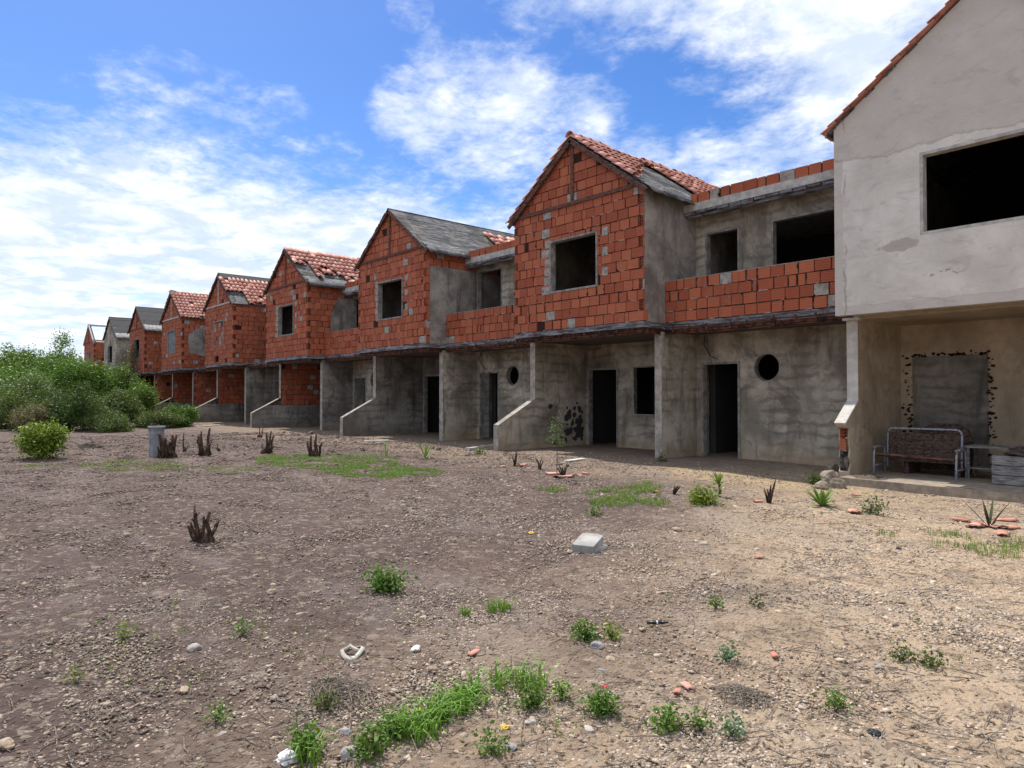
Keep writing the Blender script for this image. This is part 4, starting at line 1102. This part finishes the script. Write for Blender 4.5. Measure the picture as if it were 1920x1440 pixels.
def rock(name, u, v_, wpx, label, seed, mat='concrete_pale', flat=.55, cat='stone', group='loose stones in the dirt'):
    p = at(u, v_); s = wpx*mpp(p)*.5; bm = bmesh.new(); bmesh.ops.create_icosphere(bm, subdivisions=3, radius=1)
    rd = random.Random(seed); dirs = [Vector((rd.gauss(0, 1), rd.gauss(0, 1), rd.gauss(0, 1))).normalized() for _ in range(9)]; cuts = [rd.uniform(.62, .9) for _ in dirs]
    for q in bm.verts:
        for d_, c_ in zip(dirs, cuts):
            k = q.co.dot(d_)
            if k > c_: q.co -= d_*(k-c_)
        q.co += q.normal*(.10*noise.noise(q.co*2.5+Vector((seed, 0, 0)))+.05*noise.noise(q.co*7)); q.co = Vector((q.co.x, q.co.y*.75, q.co.z*flat))*s
    me = bpy.data.meshes.new(name); bm.to_mesh(me); bm.free(); me.materials.append(MATS[mat])
    o = bpy.data.objects.new(name, me); col.objects.link(o); o.location = p+Vector((0, 0, s*flat*.45)); o.rotation_euler = (rd.uniform(-.2, .2), rd.uniform(-.2, .2), rd.random()*6)
    return tag(o, label, cat, group)
material('rock_tan', m_conc((.28, .21, .15), (.44, .34, .25))); material('rock_grey', m_conc((.18, .17, .17), (.33, .31, .30)))
for i, (u, v_, w_, mt, lb) in enumerate([
    (780, 1220, 26, 'concrete_pale', 'white rounded stone right of the cloth strap'), (810, 1256, 22, 'rock_tan', 'ochre stone between the cloth strap and the grass strip'),
    (958, 1405, 34, 'rock_grey', 'dark grey angular stone at the bottom centre'), (995, 1358, 26, 'stone_pale', 'pale flat topped stone just above the dark angular stone'),
    (1104, 1372, 26, 'stone_pale', 'pale stone at the bottom right of the grass strip'), (655, 1418, 44, 'rock_grey', 'largest grey stone at the bottom beside the white bag'),
    (648, 1376, 26, 'rock_grey', 'grey pointed stone left of the grass strip'), (1145, 1240, 26, 'rock_tan', 'tall tan stone below the yellowing weed'),
    (1120, 1215, 34, 'rock_grey', 'flat grey slab stone below the small grass tuft'), (1608, 1378, 24, 'rock_tan', 'pale tan stone next to the black plastic scrap'),
    (1650, 1254, 20, 'rock_grey', 'dark single stone in the tan gravel at right'), (1128, 1262, 22, 'rock_grey', 'grey stone under the tall tan stone'),
    (416, 1380, 22, 'stone_pale', 'pale stone in the dark soil at bottom left'), (345, 1296, 24, 'rock_tan', 'tan stone in the dark soil left of centre'),
    (12, 1402, 44, 'rock_tan', 'flat tan slab at the bottom left corner'), (365, 1220, 34, 'stone_pale', 'flat pale slab chip in the dark soil'),
    (510, 1112, 22, 'rock_tan', 'tan stone left of the leafy green weed'), (513, 1310, 18, 'stone_pale', 'small pale stone above the tall weeds at left'),
    (1320, 1022, 18, 'stone_pale', 'small pale stone beyond the concrete block'), (1270, 995, 20, 'rock_tan', 'pinkish stone right behind the concrete block')]):
    rock('loose_stone', u, v_, w_, lb, i+50, mt)
# rubble by the broken porch wall
for i, (u, v_, w_) in enumerate([(1556, 905, 44), (1570, 915, 34), (1542, 918, 30), (1562, 886, 34), (1585, 908, 26)]):
    rock('rubble_lump', u, v_, w_, ['big broken mortar lump at the foot of the broken porch wall', 'second rubble lump, right of the biggest at the broken wall', 'lowest rubble lump, left foot of the broken wall', 'upper rubble lump leaning on the broken wall end', 'small rubble lump at the right of the broken wall heap'][i], i+90, 'rubble', .75, 'rubble', 'rubble at the broken porch wall')

# roof tile shards
def shard(u, v_, wpx, label, seed, group='broken roof tiles on the ground', yawr=None):
    p = at(u, v_); s = wpx*mpp(p); rd = random.Random(seed); m = MB(); k = 6; r0 = s*.36; ln = s*.95
    vs = []
    for e in range(4):
        for rr_ in (r0*(1-.05*e), r0*(1-.05*e)-.012):
            for i in range(k+1):
                th = math.pi*(.12+.76*i/k); jag = rd.uniform(-.1, .1)*ln*(e in (0, 3))
                vs.append((math.cos(th)*rr_, -ln/2+ln*e/3+jag, math.sin(th)*rr_*.6-r0*.15))
    n_ = k+1; fs = []
    for e in range(3):
        a = e*2*n_; b = a+2*n_
        for i in range(k): fs += [(a+i, a+i+1, b+i+1, b+i), (a+n_+i, b+n_+i, b+n_+i+1, a+n_+i+1)]
        fs += [(a, b, b+n_, a+n_), (a+k, a+n_+k, b+n_+k, b+k)]
    for a in (0, 6*n_):
        for i in range(k): fs.append((a+i, a+n_+i, a+n_+i+1, a+i+1))
    m.add(vs, fs, 0, rd.random()*.8)
    o = m.build('tile_shard', 'tile', None, True); o.location = p+Vector((0, 0, .012)); o.rotation_euler = (rd.uniform(-.15, .2), rd.uniform(-.15, .15), rd.random()*6.28 if yawr is None else yawr)
    return tag(o, label, 'roof tile', group)
SH = [(978, 874, 24, 'curved red tile shard beside the leftmost dead stalks'), (942, 876, 14, 'small tile shard left of the curved red one'),
 (1036, 890, 26, 'left tile shard at the foot of the thin sapling'), (1046, 896, 26, 'front tile shard under the thin sapling'), (1066, 895, 22, 'tile shard right under the thin sapling'), (1084, 892, 18, 'tile shard pile end, right of the sapling tiles'), (1098, 889, 14, 'smallest shard right of the sapling tiles'),
 (1230, 924, 18, 'tile shard left of the dark dead stalk pair'), (1422, 942, 18, 'dull tile shard by the tall burnt stalks'),
 (1602, 962, 34, 'flat pink shard right of the spiky agave'), (1605, 931, 18, 'shaded tile shard near the porch step'),
 (1802, 977, 28, 'leftmost tile of the ring round the thorny stalk'), (1828, 988, 40, 'front tile of the ring round the thorny stalk'), (1862, 990, 34, 'right front tile of the ring round the thorny stalk'), (1892, 992, 36, 'rightmost front tile of the thorny stalk ring'), (1885, 978, 34, 'back tile of the ring behind the thorny stalk'), (1880, 1004, 34, 'nearest tile in front of the thorny stalk ring'),
 (1289, 1292, 30, 'rounded red shard beside the dry twig pile'), (1270, 1302, 24, 'brown shard leaning at the rounded red one'), (1452, 1232, 20, 'lone orange shard in the tan gravel'),
 (888, 1228, 24, 'orange shard right of the white stone'), (1424, 1047, 16, 'small orange shard in the middle of the right gravel')]
for i, (u, v_, w_, lb) in enumerate(SH): shard(u, v_, w_, lb, i)

# ------------------------------------------------------------------ small plants
def blades(mb, c, n, h, spread, wid, rd, lean=.5, c0=0.0, mi=0):
    for i in range(n):
        a = rd.random()*6.283; rr = spread*math.sqrt(rd.random()); b = Vector((c[0]+rr*math.cos(a), c[1]+rr*math.sin(a), c[2]-.005))
        a2 = rd.random()*6.283; hh = h*rd.uniform(.5, 1.1); ln = lean*rd.random()*hh; d = Vector((math.cos(a2), math.sin(a2), 0)); e = Vector((-d.y, d.x, 0))*wid*.5*rd.uniform(.7, 1.2)
        p0 = b; p1 = b+d*ln*.35+Vector((0, 0, hh*.6)); p2 = b+d*ln*1.1+Vector((0, 0, hh*(.92-.35*lean*rd.random())))
        t_ = rd.random(); mb.add([p0-e, p0+e, p1+e*.8, p1-e*.8, p2], [(0, 1, 2, 3), (3, 2, 4)], mi, t_)
def lawn(name, spots, n, h, wid, seed, mats=('grass',), dry=0, kind='stuff', label=None, cat=None, lean=.6):
    rd = random.Random(seed); mb = MB(); tot = sum(s[2]*s[3] for s in spots)
    for (u, v_, wu, wv) in spots:
        for i in range(int(n*wu*wv/tot)):
            a = rd.random()*6.28; r_ = math.sqrt(rd.random()); uu = u+wu*.5*r_*math.cos(a); vv = v_+wv*.5*r_*math.sin(a); p = at(uu, vv)
            if noise.noise((p.x*2.5, p.y*2.5, seed)) < -.12: continue
            blades(mb, p, rd.randint(2, 4), h, .03, wid, rd, lean, mi=1 if dry and rd.random() < dry else 0)
    o = mb.build(name, list(mats), None, fix=False); return tag(o, label, cat, kind=kind)
lawn('grass', [(620, 866, 280, 30), (690, 884, 200, 26), (540, 862, 130, 20), (790, 886, 90, 14), (720, 892, 70, 16)], 9500, .06, .006, 1, ('grass', 'grass_dry'), .15)
lawn('grass', [(80, 874, 90, 8), (200, 868, 100, 10), (320, 878, 110, 8), (250, 872, 200, 26), (430, 880, 120, 14)], 2600, .05, .006, 2, ('grass', 'grass_dry'), .35)
lawn('grass', [(1180, 928, 110, 30), (1210, 915, 60, 20), (1150, 944, 90, 18), (1120, 925, 60, 10), (1225, 944, 60, 14), (1035, 920, 60, 12)], 1300, .09, .006, 3, ('grass', 'grass_dry'), .3)
lawn('grass', [(1790, 1020, 90, 34), (1850, 1035, 90, 30), (1900, 1030, 60, 50), (1680, 1002, 80, 16), (1770, 1000, 60, 20)], 420, .08, .005, 4, ('grass', 'grass_dry'), .35)
lawn('ground_cover', [(1300, 1125, 150, 30), (1350, 1230, 70, 20), (1600, 1150, 300, 60), (600, 1180, 500, 120), (1750, 1240, 200, 40), (250, 1200, 400, 200), (1050, 1330, 300, 120), (900, 960, 500, 60), (1500, 970, 300, 60), (620, 970, 300, 40)], 430, .035, .006, 5, ('grass', 'grass_dry'), .35)
# strip of long grass in the foreground
rd = random.Random(12); mb = MB()
for k in range(58):
    f = rd.random(); u = 745+(f*215)+rd.gauss(0, 14); v_ = 1394-f*118+rd.gauss(0, 7); p = at(u, v_)
    blades(mb, p, 10, .13, .035, .007, rd, 1.4)
for (u, v_) in ((1010, 1292), (985, 1288), (1000, 1300), (560, 1428), (585, 1438)): blades(mb, at(u, v_), 16, .16, .03, .008, rd, 1.1)
tag(mb.build('grass', ['grass'], None, fix=False), kind='stuff')

def tuft(name, u, v_, wpx, hpx, n, mat, label, seed, wid=.010, lean=.9, cat='grass tuft', group=None):
    p = at(u, v_); s = mpp(p); mb = MB(); rd = random.Random(seed); blades(mb, (0, 0, 0), n, hpx*s, wpx*s*.3, wid, rd, lean)
    o = mb.build(name, [mat], None, fix=False, loc=p); return tag(o, label, cat, group)
def weed(name, u, v_, wpx, hpx, n, lsz, mat, label, seed, stems=5, cat='weed', group='leafy weeds in the dirt'):
    p = at(u, v_); s = mpp(p); W = wpx*s; H = hpx*s*.72; root = empty(name, p); tag(root, label, cat, group); rd = random.Random(seed); m = MB(); C = []; n = int(n*.75)
    for i in range(stems):
        a = rd.random()*6.28; r_ = rd.uniform(.1, .42)*W; tp = (r_*math.cos(a), r_*math.sin(a), H*rd.uniform(.55, .95)); m.tube([(0, 0, -.01), (tp[0]*.5, tp[1]*.5, tp[2]*.55), tp], [.006, .004, .0015], 4)
        for k in (.35, .6, .85): C.append((tp[0]*k, tp[1]*k, tp[2]*k, W*.09, W*.09, H*.10))
    m.build('stem', 'bark', root)
    leaves('foliage', C, int(n*2.2), lsz*.85, mat, root, seed, .6, .1, .8)
    return root
weed('weed', 725, 1108, 90, 58, 430, .034, 'leaf_bright', 'largest leafy green weed, in the dark soil at centre', 1, 8)
weed('weed', 1318, 945, 54, 40, 420, .05, 'leaf_yellow', 'yellow green leafy plant beside the palm like stem', 2, 7)
weed('weed', 1630, 964, 40, 36, 120, .045, 'leaf_olive', 'weak olive weed behind the flat pink shard', 3, 5)
weed('weed', 1525, 908, 40, 30, 380, .035, 'leaf_olive', 'bushy weed at the left of the broken wall rubble', 4, 9)
weed('weed', 1130, 1340, 50, 34, 300, .022, 'leaf_bright', 'round green weed right of the long grass strip', 5, 8)
weed('weed', 1254, 1368, 40, 36, 150, .024, 'leaf_bright', 'leafy seedling at the bottom, right of centre', 6, 5)
weed('weed', 1312, 1370, 26, 14, 70, .02, 'leaf_bright', 'tiny green weed right of the leafy seedling', 7, 4)
weed('weed', 923, 1418, 26, 34, 80, .024, 'leaf_bright', 'small upright weed left of the dark angular stone', 8, 4)
weed('weed', 575, 1415, 60, 76, 220, .024, 'leaf_bright', 'tall thin stemmed weed at bottom left of the grass', 9, 6)
weed('weed', 612, 1330, 34, 46, 70, .024, 'leaf_olive', 'brown stemmed weed above the white bag', 10, 5)
weed('weed', 690, 1420, 44, 60, 170, .026, 'leaf_tree', 'dark green weed at the lower end of the grass strip', 11, 6)
weed('weed', 735, 1385, 40, 50, 120, .026, 'leaf_bright', 'pale weed touching the left of the grass strip', 12, 5)
weed('weed', 990, 1330, 60, 48, 160, .024, 'leaf_tree', 'loose weed at the right end of the grass strip', 13, 7)
weed('weed', 1052, 1312, 26, 50, 90, .02, 'grass', 'upright slender weed between grass strip and round weed', 14, 4)
weed('weed', 1095, 1200, 100, 40, 240, .024, 'leaf_bright', 'broad fresh weed patch above the stones at centre', 15, 9)
weed('weed', 1145, 1198, 50, 30, 100, .022, 'leaf_yellow', 'yellowing weed with red tips right of the fresh patch', 16, 6)
weed('weed', 1343, 1142, 24, 18, 80, .022, 'leaf_bright', 'small round weed in the gravel right of centre', 17, 4)
weed('weed', 1419, 1138, 36, 14, 60, .022, 'leaf_olive', 'flat weed right of the small round gravel weed', 18, 4)
weed('weed', 1365, 1240, 48, 22, 110, .02, 'leaf_blue', 'blue grey weed left of the lone orange shard', 19, 5)
weed('weed', 1370, 1380, 40, 20, 90, .02, 'leaf_blue', 'blue grey weed near the bottom edge', 20, 5)
weed('weed', 1568, 1332, 50, 24, 110, .02, 'leaf_bright', 'flat bright weed in the bare gravel at lower right', 21, 5)
weed('weed', 1740, 1252, 56, 26, 100, .022, 'leaf_olive', 'spreading weed at right in the tan gravel', 22, 6)
weed('weed', 1690, 1240, 50, 26, 80, .022, 'leaf_olive', 'thin spreading weed left of the right gravel weed', 23, 5)
weed('weed', 1113, 966, 26, 22, 80, .035, 'leaf_bright', 'small green weed beyond the concrete block', 24, 4)
weed('weed', 228, 1200, 26, 16, 50, .022, 'leaf_yellow', 'small yellowish weed in the dark soil at left', 25, 4)
weed('weed', 408, 1356, 26, 16, 60, .02, 'leaf_bright', 'low bright weed in the dark soil at bottom left', 26, 4)
weed('weed', 145, 1282, 24, 14, 40, .02, 'leaf_yellow', 'tiny yellow weed at far left', 27, 3)
weed('weed', 455, 1190, 32, 16, 60, .022, 'leaf_tree', 'dark small weed left of centre', 28, 4)
weed('weed', 1240, 866, 16, 24, 60, .05, 'leaf_olive', 'weed at the foot of the column beside the doorway', 29, 4)
weed('weed', 900, 852, 24, 18, 90, .05, 'leaf_bright', 'green weed left of the front porch wall end', 30, 4)
tuft('grass_tuft', 935, 1144, 80, 30, 90, 'grass', 'wide grass tuft in the soil above the stones', 1, .007)
tuft('grass_tuft', 872, 1152, 36, 22, 40, 'grass', 'small grass tuft left of the wide grass tuft', 2, .007)
tuft('grass_tuft', 722, 855, 22, 34, 9, 'grass', 'thin tall grass blades by the tiny stump', 3, .02, .5)

def agave(u, v_, wpx, hpx, n, label, seed, mat='agave', trunk=0, name='agave', wid=.09, droop=.55):
    p = at(u, v_); s = mpp(p); W = wpx*s; H = hpx*s; root = empty(name, p); tag(root, label, 'plant'); rd = random.Random(seed); z0 = trunk*s
    if trunk:
        m = MB(); m.tube([(0, 0, -.03), (.02, 0, z0*.5), (.01, 0, z0)], [W*.09, W*.07, W*.07], 8); m.build('stem', 'bark', root, True)
    for i in range(n):
        a = i*2.4+rd.uniform(-.3, .3); el = rd.uniform(.35, 1.25); l = (H-z0)*rd.uniform(.8, 1.1)/max(.6, math.sin(el)) if el > .8 else W*.5*rd.uniform(.8, 1.1)
        d = Vector((math.cos(a)*math.cos(el), math.sin(a)*math.cos(el), math.sin(el))); e = Vector((-math.sin(a), math.cos(a), 0)); w0 = W*wid; vs = []
        for k in range(6):
            f = k/5; q = d*l*f+Vector((0, 0, z0-droop*l*f*f*math.cos(el)*.6)); wd = w0*(.55+.9*f*(1-f)*2)*(1-f**3) if k < 5 else 0.002
            vs += [q-e*wd*.5+Vector((0, 0, wd*.15)), q-Vector((0, 0, wd*.1)), q+e*wd*.5+Vector((0, 0, wd*.15))]
        m = MB(); fs = []
        for k in range(5): fs += [(k*3, k*3+1, k*3+4, k*3+3), (k*3+1, k*3+2, k*3+5, k*3+4)]
        m.add(vs, fs, 0, rd.random()); m.build('leaf', mat, root, True, fix=False)
    return root
agave(1541, 950, 80, 42, 26, 'green spiky agave rosette in front of the rubble', 1)
agave(1348, 932, 40, 50, 20, 'small palm like plant with thick stem by the yellow green plant', 2, 'agave', 24, wid=.13, droop=.3)
agave(797, 858, 36, 34, 15, 'spiky agave standing in front of the third porch', 3)
def stalks(u, v_, wpx, hpx, n, label, seed, mat='stump', r=.009):
    p = at(u, v_); s = mpp(p); root = empty('dead_stalks', p); tag(root, label, 'dead plant', 'dead agave stalks'); rd = random.Random(seed)
    for i in range(n):
        a = rd.random()*6.28; rr_ = wpx*s*.6*(.35+.65*rd.random()); h = hpx*s*rd.uniform(.6, 1) if i else hpx*s
        tp = Vector((rr_*math.cos(a), rr_*math.sin(a), h)); m = MB(); m.tube([(tp.x*.2, tp.y*.2, -.02), (tp.x*.35+rd.uniform(-.02, .02), tp.y*.3, h*.4), tp*.82, tp], [r*1.3, r*1.8, r*1.2, r*.3], 5); m.build('stalk', mat, root, True)
stalks(1441, 944, 26, 46, 4, 'tall burnt stalks in the sand left of the agave', 1)
stalks(1262, 928, 26, 20, 4, 'dark dead stalk pair left of the yellow green plant', 2)
stalks(1056, 893, 26, 26, 5, 'dead stalks rising from the sapling tiles', 3)
stalks(965, 874, 18, 30, 4, 'leftmost dead stalks by the curved red shard', 4)
stalks(1012, 880, 18, 24, 5, 'dead stalks between the two tile heaps', 5, 'bark')
agave(1855, 990, 50, 56, 8, 'green black thorny stalk standing in a ring of tiles', 6, 'stalk_dark', name='thorny_stalk', wid=.11, droop=.1)
# sapling
p = at(1044, 896); s = mpp(p); root = empty('sapling', p); tag(root, 'thin leafy sapling in front of the dark stained porch', 'sapling')
m = MB(); H = 112*s; m.tube([(0, 0, -.02), (.01, 0, H*.4), (-.01, 0, H*.7), (-.03, 0, H)], [.008, .007, .006, .002], 5)
for k in range(7): a = k*2.3; m.tube([(0, 0, H*(.5+.06*k)), (.12*math.cos(a), .12*math.sin(a), H*(.58+.06*k))], [.004, .001], 4)
m.build('stem', 'bark', root)
leaves('foliage', [(-.02, 0, H*.82, .13, .13, H*.16), (.03, 0, H*.62, .16, .16, H*.1), (-.02, 0, H*.95, .06, .06, H*.07)], 380, .03, 'leaf_pale', root, 71, .5, .1)

# ------------------------------------------------------------------ litter
p = at(660, 1228); s = mpp(p); m = MB(); pts = []
for i in range(25):
    a = 2*math.pi*i/24; pts.append((22*s*math.cos(a)*(1+.08*math.sin(3*a)), 30*s*math.sin(a), .015+.012*math.sin(2*a+1)))
vs = []
for (x, y, z) in pts: vs += [(x, y, z), (x*.72, y*.72, z+.012), (x*.70, y*.70, z+.007), (x*1.0, y*1.0, z-.006)]
m.add(vs, [(i*4+a, i*4+(a+1) % 4, i*4+4+(a+1) % 4, i*4+4+a) for i in range(24) for a in range(4)])
m.tube([(-16*s, -6*s, .02), (-4*s, 2*s, .045), (8*s, -4*s, .03), (16*s, 3*s, .02)], [.012, .01, .012, .008], 6)
o = m.build('cloth_strap', 'strap', None, True, loc=p); o.rotation_euler.z = R(YAW); tag(o, 'off white looped cloth strap lying on the dark soil', 'cloth')
def scrap(name, u, v_, wpx, mat, label, cat, seed, hgt=.5):
    p = at(u, v_); s = wpx*mpp(p)*.5; bm = bmesh.new(); bmesh.ops.create_icosphere(bm, subdivisions=3, radius=1)
    for q in bm.verts: k = .45*noise.noise(q.co*2.2+Vector((seed*3, 0, 0)))+.2*noise.noise(q.co*6+Vector((0, seed, 0))); q.co *= 1+k; q.co.z = max(q.co.z*hgt, -.15); q.co *= s
    me = bpy.data.meshes.new(name); bm.to_mesh(me); bm.free(); me.materials.append(MATS[mat]); o = bpy.data.objects.new(name, me); col.objects.link(o); o.location = p+Vector((0, 0, s*.1)); o.rotation_euler.z = seed
    return tag(o, label, cat)
scrap('plastic_bag', 540, 1425, 40, 'white_plastic', 'crumpled white plastic bag at the bottom edge', 'bag', 1, .7)
scrap('plastic_scrap', 1640, 1376, 26, 'black_plastic', 'black plastic scrap between two pale stones', 'litter', 2, .35)
scrap('plastic_scrap', 1684, 1030, 12, 'black_plastic', 'small dark blue plastic scrap in the sand at right', 'litter', 3, .5)
scrap('bottle_cap', 1002, 1289, 12, 'teal_plastic', 'teal bottle cap by the right end of the grass strip', 'cap', 4, .4)
scrap('bottle_cap', 1133, 1288, 12, 'red_plastic', 'red bottle cap above the round green weed', 'cap', 5, .5)
scrap('dry_leaf', 996, 1000, 11, 'yellow_leaf', 'yellow leaf lying left of the concrete block', 'leaf', 6, .5)
scrap('dry_leaf', 947, 1368, 18, 'yellow_leaf', 'curled yellow leaf below the grass strip', 'leaf', 7, .9)
scrap('dry_leaf', 786, 1334, 18, 'yellow_leaf', 'brown yellow leaf on the left of the grass strip', 'leaf', 8, .7)
p = at(1233, 1171); s = mpp(p); m = MB(); e = RT*20*s; m.tube([-e, -e*.1, e*.3], [.009, .010, .009], 8, 0); m.tube([-e*.12, e*.02], [.0115, .0115], 8, 1); m.tube([e*.3, e], [.010, .006], 8, 0)
tag(m.build('pen', ['black_plastic', 'white_plastic'], None, True, loc=p+Vector((0, 0, .012))), 'black pen like plastic tube lying in the gravel', 'litter')
# planks on the ground by the far porches
def plank(u0, v0, u1, v1, th, mat, label, name='plank'):
    a, b = at(u0, v0), at(u1, v1); c = (a+b)/2; d = (b-a)/2; e = Vector((-d.y, d.x, 0)).normalized()*.07
    m = MB(); m.obox((0, 0, .02), d, e, (0, 0, th)); tag(m.build(name, mat, None, loc=c), label, 'plank')
plank(370, 801, 420, 797, .018, 'concrete_pale', 'pale plank on the ground by the far porch wall')
plank(683, 828, 728, 827, .015, 'concrete_pale', 'short pale board in front of the third porch wall')
plank(876, 845, 930, 838, .05, 'concrete', 'low concrete kerb piece beside the front porch wall end', 'kerb_piece')
plank(1062, 866, 1094, 862, .012, 'concrete_pale', 'thin pale batten on the sand behind the sapling')
# heaps of dry brush in the yard
for i, (u, v_, w_, lb) in enumerate([(170, 838, 60, 'grey brown brush heap right of the round bush'), (240, 862, 50, 'small dry brush heap left of the pipe'), (1395, 1310, 110, 'dry twig pile right of the rounded red shard'), (640, 1300, 150, 'grey twig litter heap left of the grass strip')]):
    p = at(u, v_); s = mpp(p); rd = random.Random(i); m = MB()
    for k in range(90 if i < 2 else 130):
        a = rd.random()*6.28; rr_ = w_*s*.5*rd.random()**.6; l = w_*s*rd.uniform(.1, .35); q = Vector((rr_*math.cos(a), rr_*math.sin(a)*.7, rd.uniform(0, .12 if i < 2 else .025)*(1-rr_/(w_*s*.5))+.01)); b = rd.random()*6.28
        d = Vector((math.cos(b), math.sin(b), rd.uniform(-.15, .2)))*l*.5; th = .006 if i < 2 else .0025; m.tube([q-d, q+Vector((0, 0, .01)), q+d], [th, th, th*.4], 4)
    tag(m.build('brush_heap', 'twig' if i != 0 else 'bark', None, fix=False, loc=p), lb, 'brush heap')

# ------------------------------------------------------------------ porch furniture
FZ = .03
root = empty('metal_bench', (-4.10, 12.55, FZ)); tag(root, 'pale blue tubular metal bench frame with wire back in the porch', 'bench')
m = MB(); hw = .58
arc = [(-hw+.02, .22, .12)]+[(-hw+.10-.08*math.cos(a), .25, .70+.08*math.sin(a)) for a in (0, .5, 1.0, 1.57)]+[(hw-.10+.08*math.sin(a), .25, .70+.08*math.cos(a)) for a in (0, .5, 1.0, 1.57)]+[(hw-.02, .22, .12)]
m.tube(arc, .017, 8); m.build('back_frame', 'tube', root, True)
for x in (-hw-.03, hw+.03):
    m = MB(); m.tube([(x, -.25, 0), (x, -.22, .40), (x, -.15, .46), (x, .18, .47), (x, .24, .40), (x, .26, 0)], .017, 8); m.tube([(x, -.22, .16), (x, .24, .16)], .012, 6); m.build('side_frame', 'tube', root, True)
    m = MB(); m.tube([(x, -.24, .465), (x, .2, .485)], .022, 6); m.build('armrest', 'old_wood', root, True)
m = MB(); m.tube([(-hw-.03, -.2, .34), (hw+.03, -.2, .31)], .016, 6); m.tube([(-hw-.03, .2, .30), (hw+.03, .2, .30)], .014, 6); m.build('seat_rail', 'rust', root, True)
m = MB(); m.obox((0, -.17, .345), (hw, 0, -.015), (0, .06, 0), (0, 0, .012)); m.build('seat_board', 'wood', root)
m = MB()
for k in range(1, 8): x = -hw+.02+(2*hw-.04)*k/8; m.tube([(x, .25, .76), (x, .235, .3), (x, -.18, .30)], .003, 4)
for z in (.45, .60): m.tube([(-hw, .245, z), (hw, .245, z)], .003, 4)
m.build('wire_mesh', 'rust', root)
m = MB(); m.box(-hw+.03, hw-.05, .262, .285, .22, .70, 0, 0, .01); m.build('back_cloth', 'cloth_dark', root)
root = empty('wicker_chair', (-4.02, 13.25, FZ)); tag(root, 'dark woven armchair standing behind the metal bench', 'chair')
m = MB(); o_ = [(-.42, 0), (.42, 0), (.44, .5), (.36, .70), (.18, .80), (-.18, .80), (-.36, .70), (-.44, .5)]; m.panel(o_, [], lambda a, b, d: (a, .2+d+.12*b, b+.05), 0, .09); m.build('backrest', 'cloth_dark', root)
m = MB(); m.box(-.36, .36, -.35, .2, .28, .42, 0, 0, .01); m.build('seat', 'cloth_dark', root)
for x in (-.42, .36):
    m = MB(); m.box(x, x+.07, -.36, .24, .0, .56, 0, 0, .008); m.build('armrest', 'cloth_dark', root)
root = empty('low_table', (-3.12, 13.1, FZ)); tag(root, 'low dark shelf table with white top right of the bench', 'table')
m = MB(); m.box(-.42, .38, -.25, .25, .50, .53); m.build('table_top', 'old_wood', root)
for x in (-.38, .34):
    for y in (-.22, .2): m = MB(); m.box(x, x+.035, y, y+.035, 0, .499); m.build('leg', 'old_wood', root)
m = MB(); m.box(-.38, .36, -.2, .2, .16, .18); m.build('shelf', 'old_wood', root)
root = empty('wooden_crate', (-2.58, 12.55, FZ)); tag(root, 'weathered grey wooden crate at the right edge of the porch', 'crate')
for k in range(3):
    m = MB(); m.box(-.44, .44, -.24, -.215, .01+k*.145, .145+k*.145, 0, 0, .004); m.build('slat', 'old_wood', root)
    m = MB(); m.box(-.44, -.415, -.214, .24, .012+k*.145, .143+k*.145, 0, 0, .003); m.build('slat', 'old_wood', root)
m = MB(); m.box(.415, .44, -.214, .24, .01, .44); m.box(-.414, .414, .215, .24, .01, .44); m.build('crate_side', 'old_wood', root)
m = MB(); m.box(-.42, .42, -.2, .22, .40, .43); m.build('lid', 'old_wood', root)
def heap(name, loc, sx, sy, sz_, mat, label, cat, seed):
    bm = bmesh.new(); bmesh.ops.create_icosphere(bm, subdivisions=4, radius=1)
    for q in bm.verts: q.co *= 1+.35*noise.noise(q.co*2.3+Vector((seed, 0, 0)))+.08*noise.noise(q.co*7); q.co.x *= sx; q.co.y *= sy; q.co.z = max(q.co.z*sz_, -sz_*.3)
    me = bpy.data.meshes.new(name); bm.to_mesh(me); bm.free(); me.materials.append(MATS[mat]); me.polygons.foreach_set('use_smooth', [True]*len(me.polygons)); o = bpy.data.objects.new(name, me); col.objects.link(o); o.location = loc; return tag(o, label, cat)
heap('dark_sack', (-2.62, 12.55, FZ+.47), .26, .18, .10, 'cloth_dark', 'crumpled dark sack lying on the grey wooden crate', 'sack', 3)
heap('dirt_heap', (-4.55, 11.75, -.03), .30, .22, .10, 'bark', 'small heap of dark debris at the porch step by the broken wall', 'debris', 5)
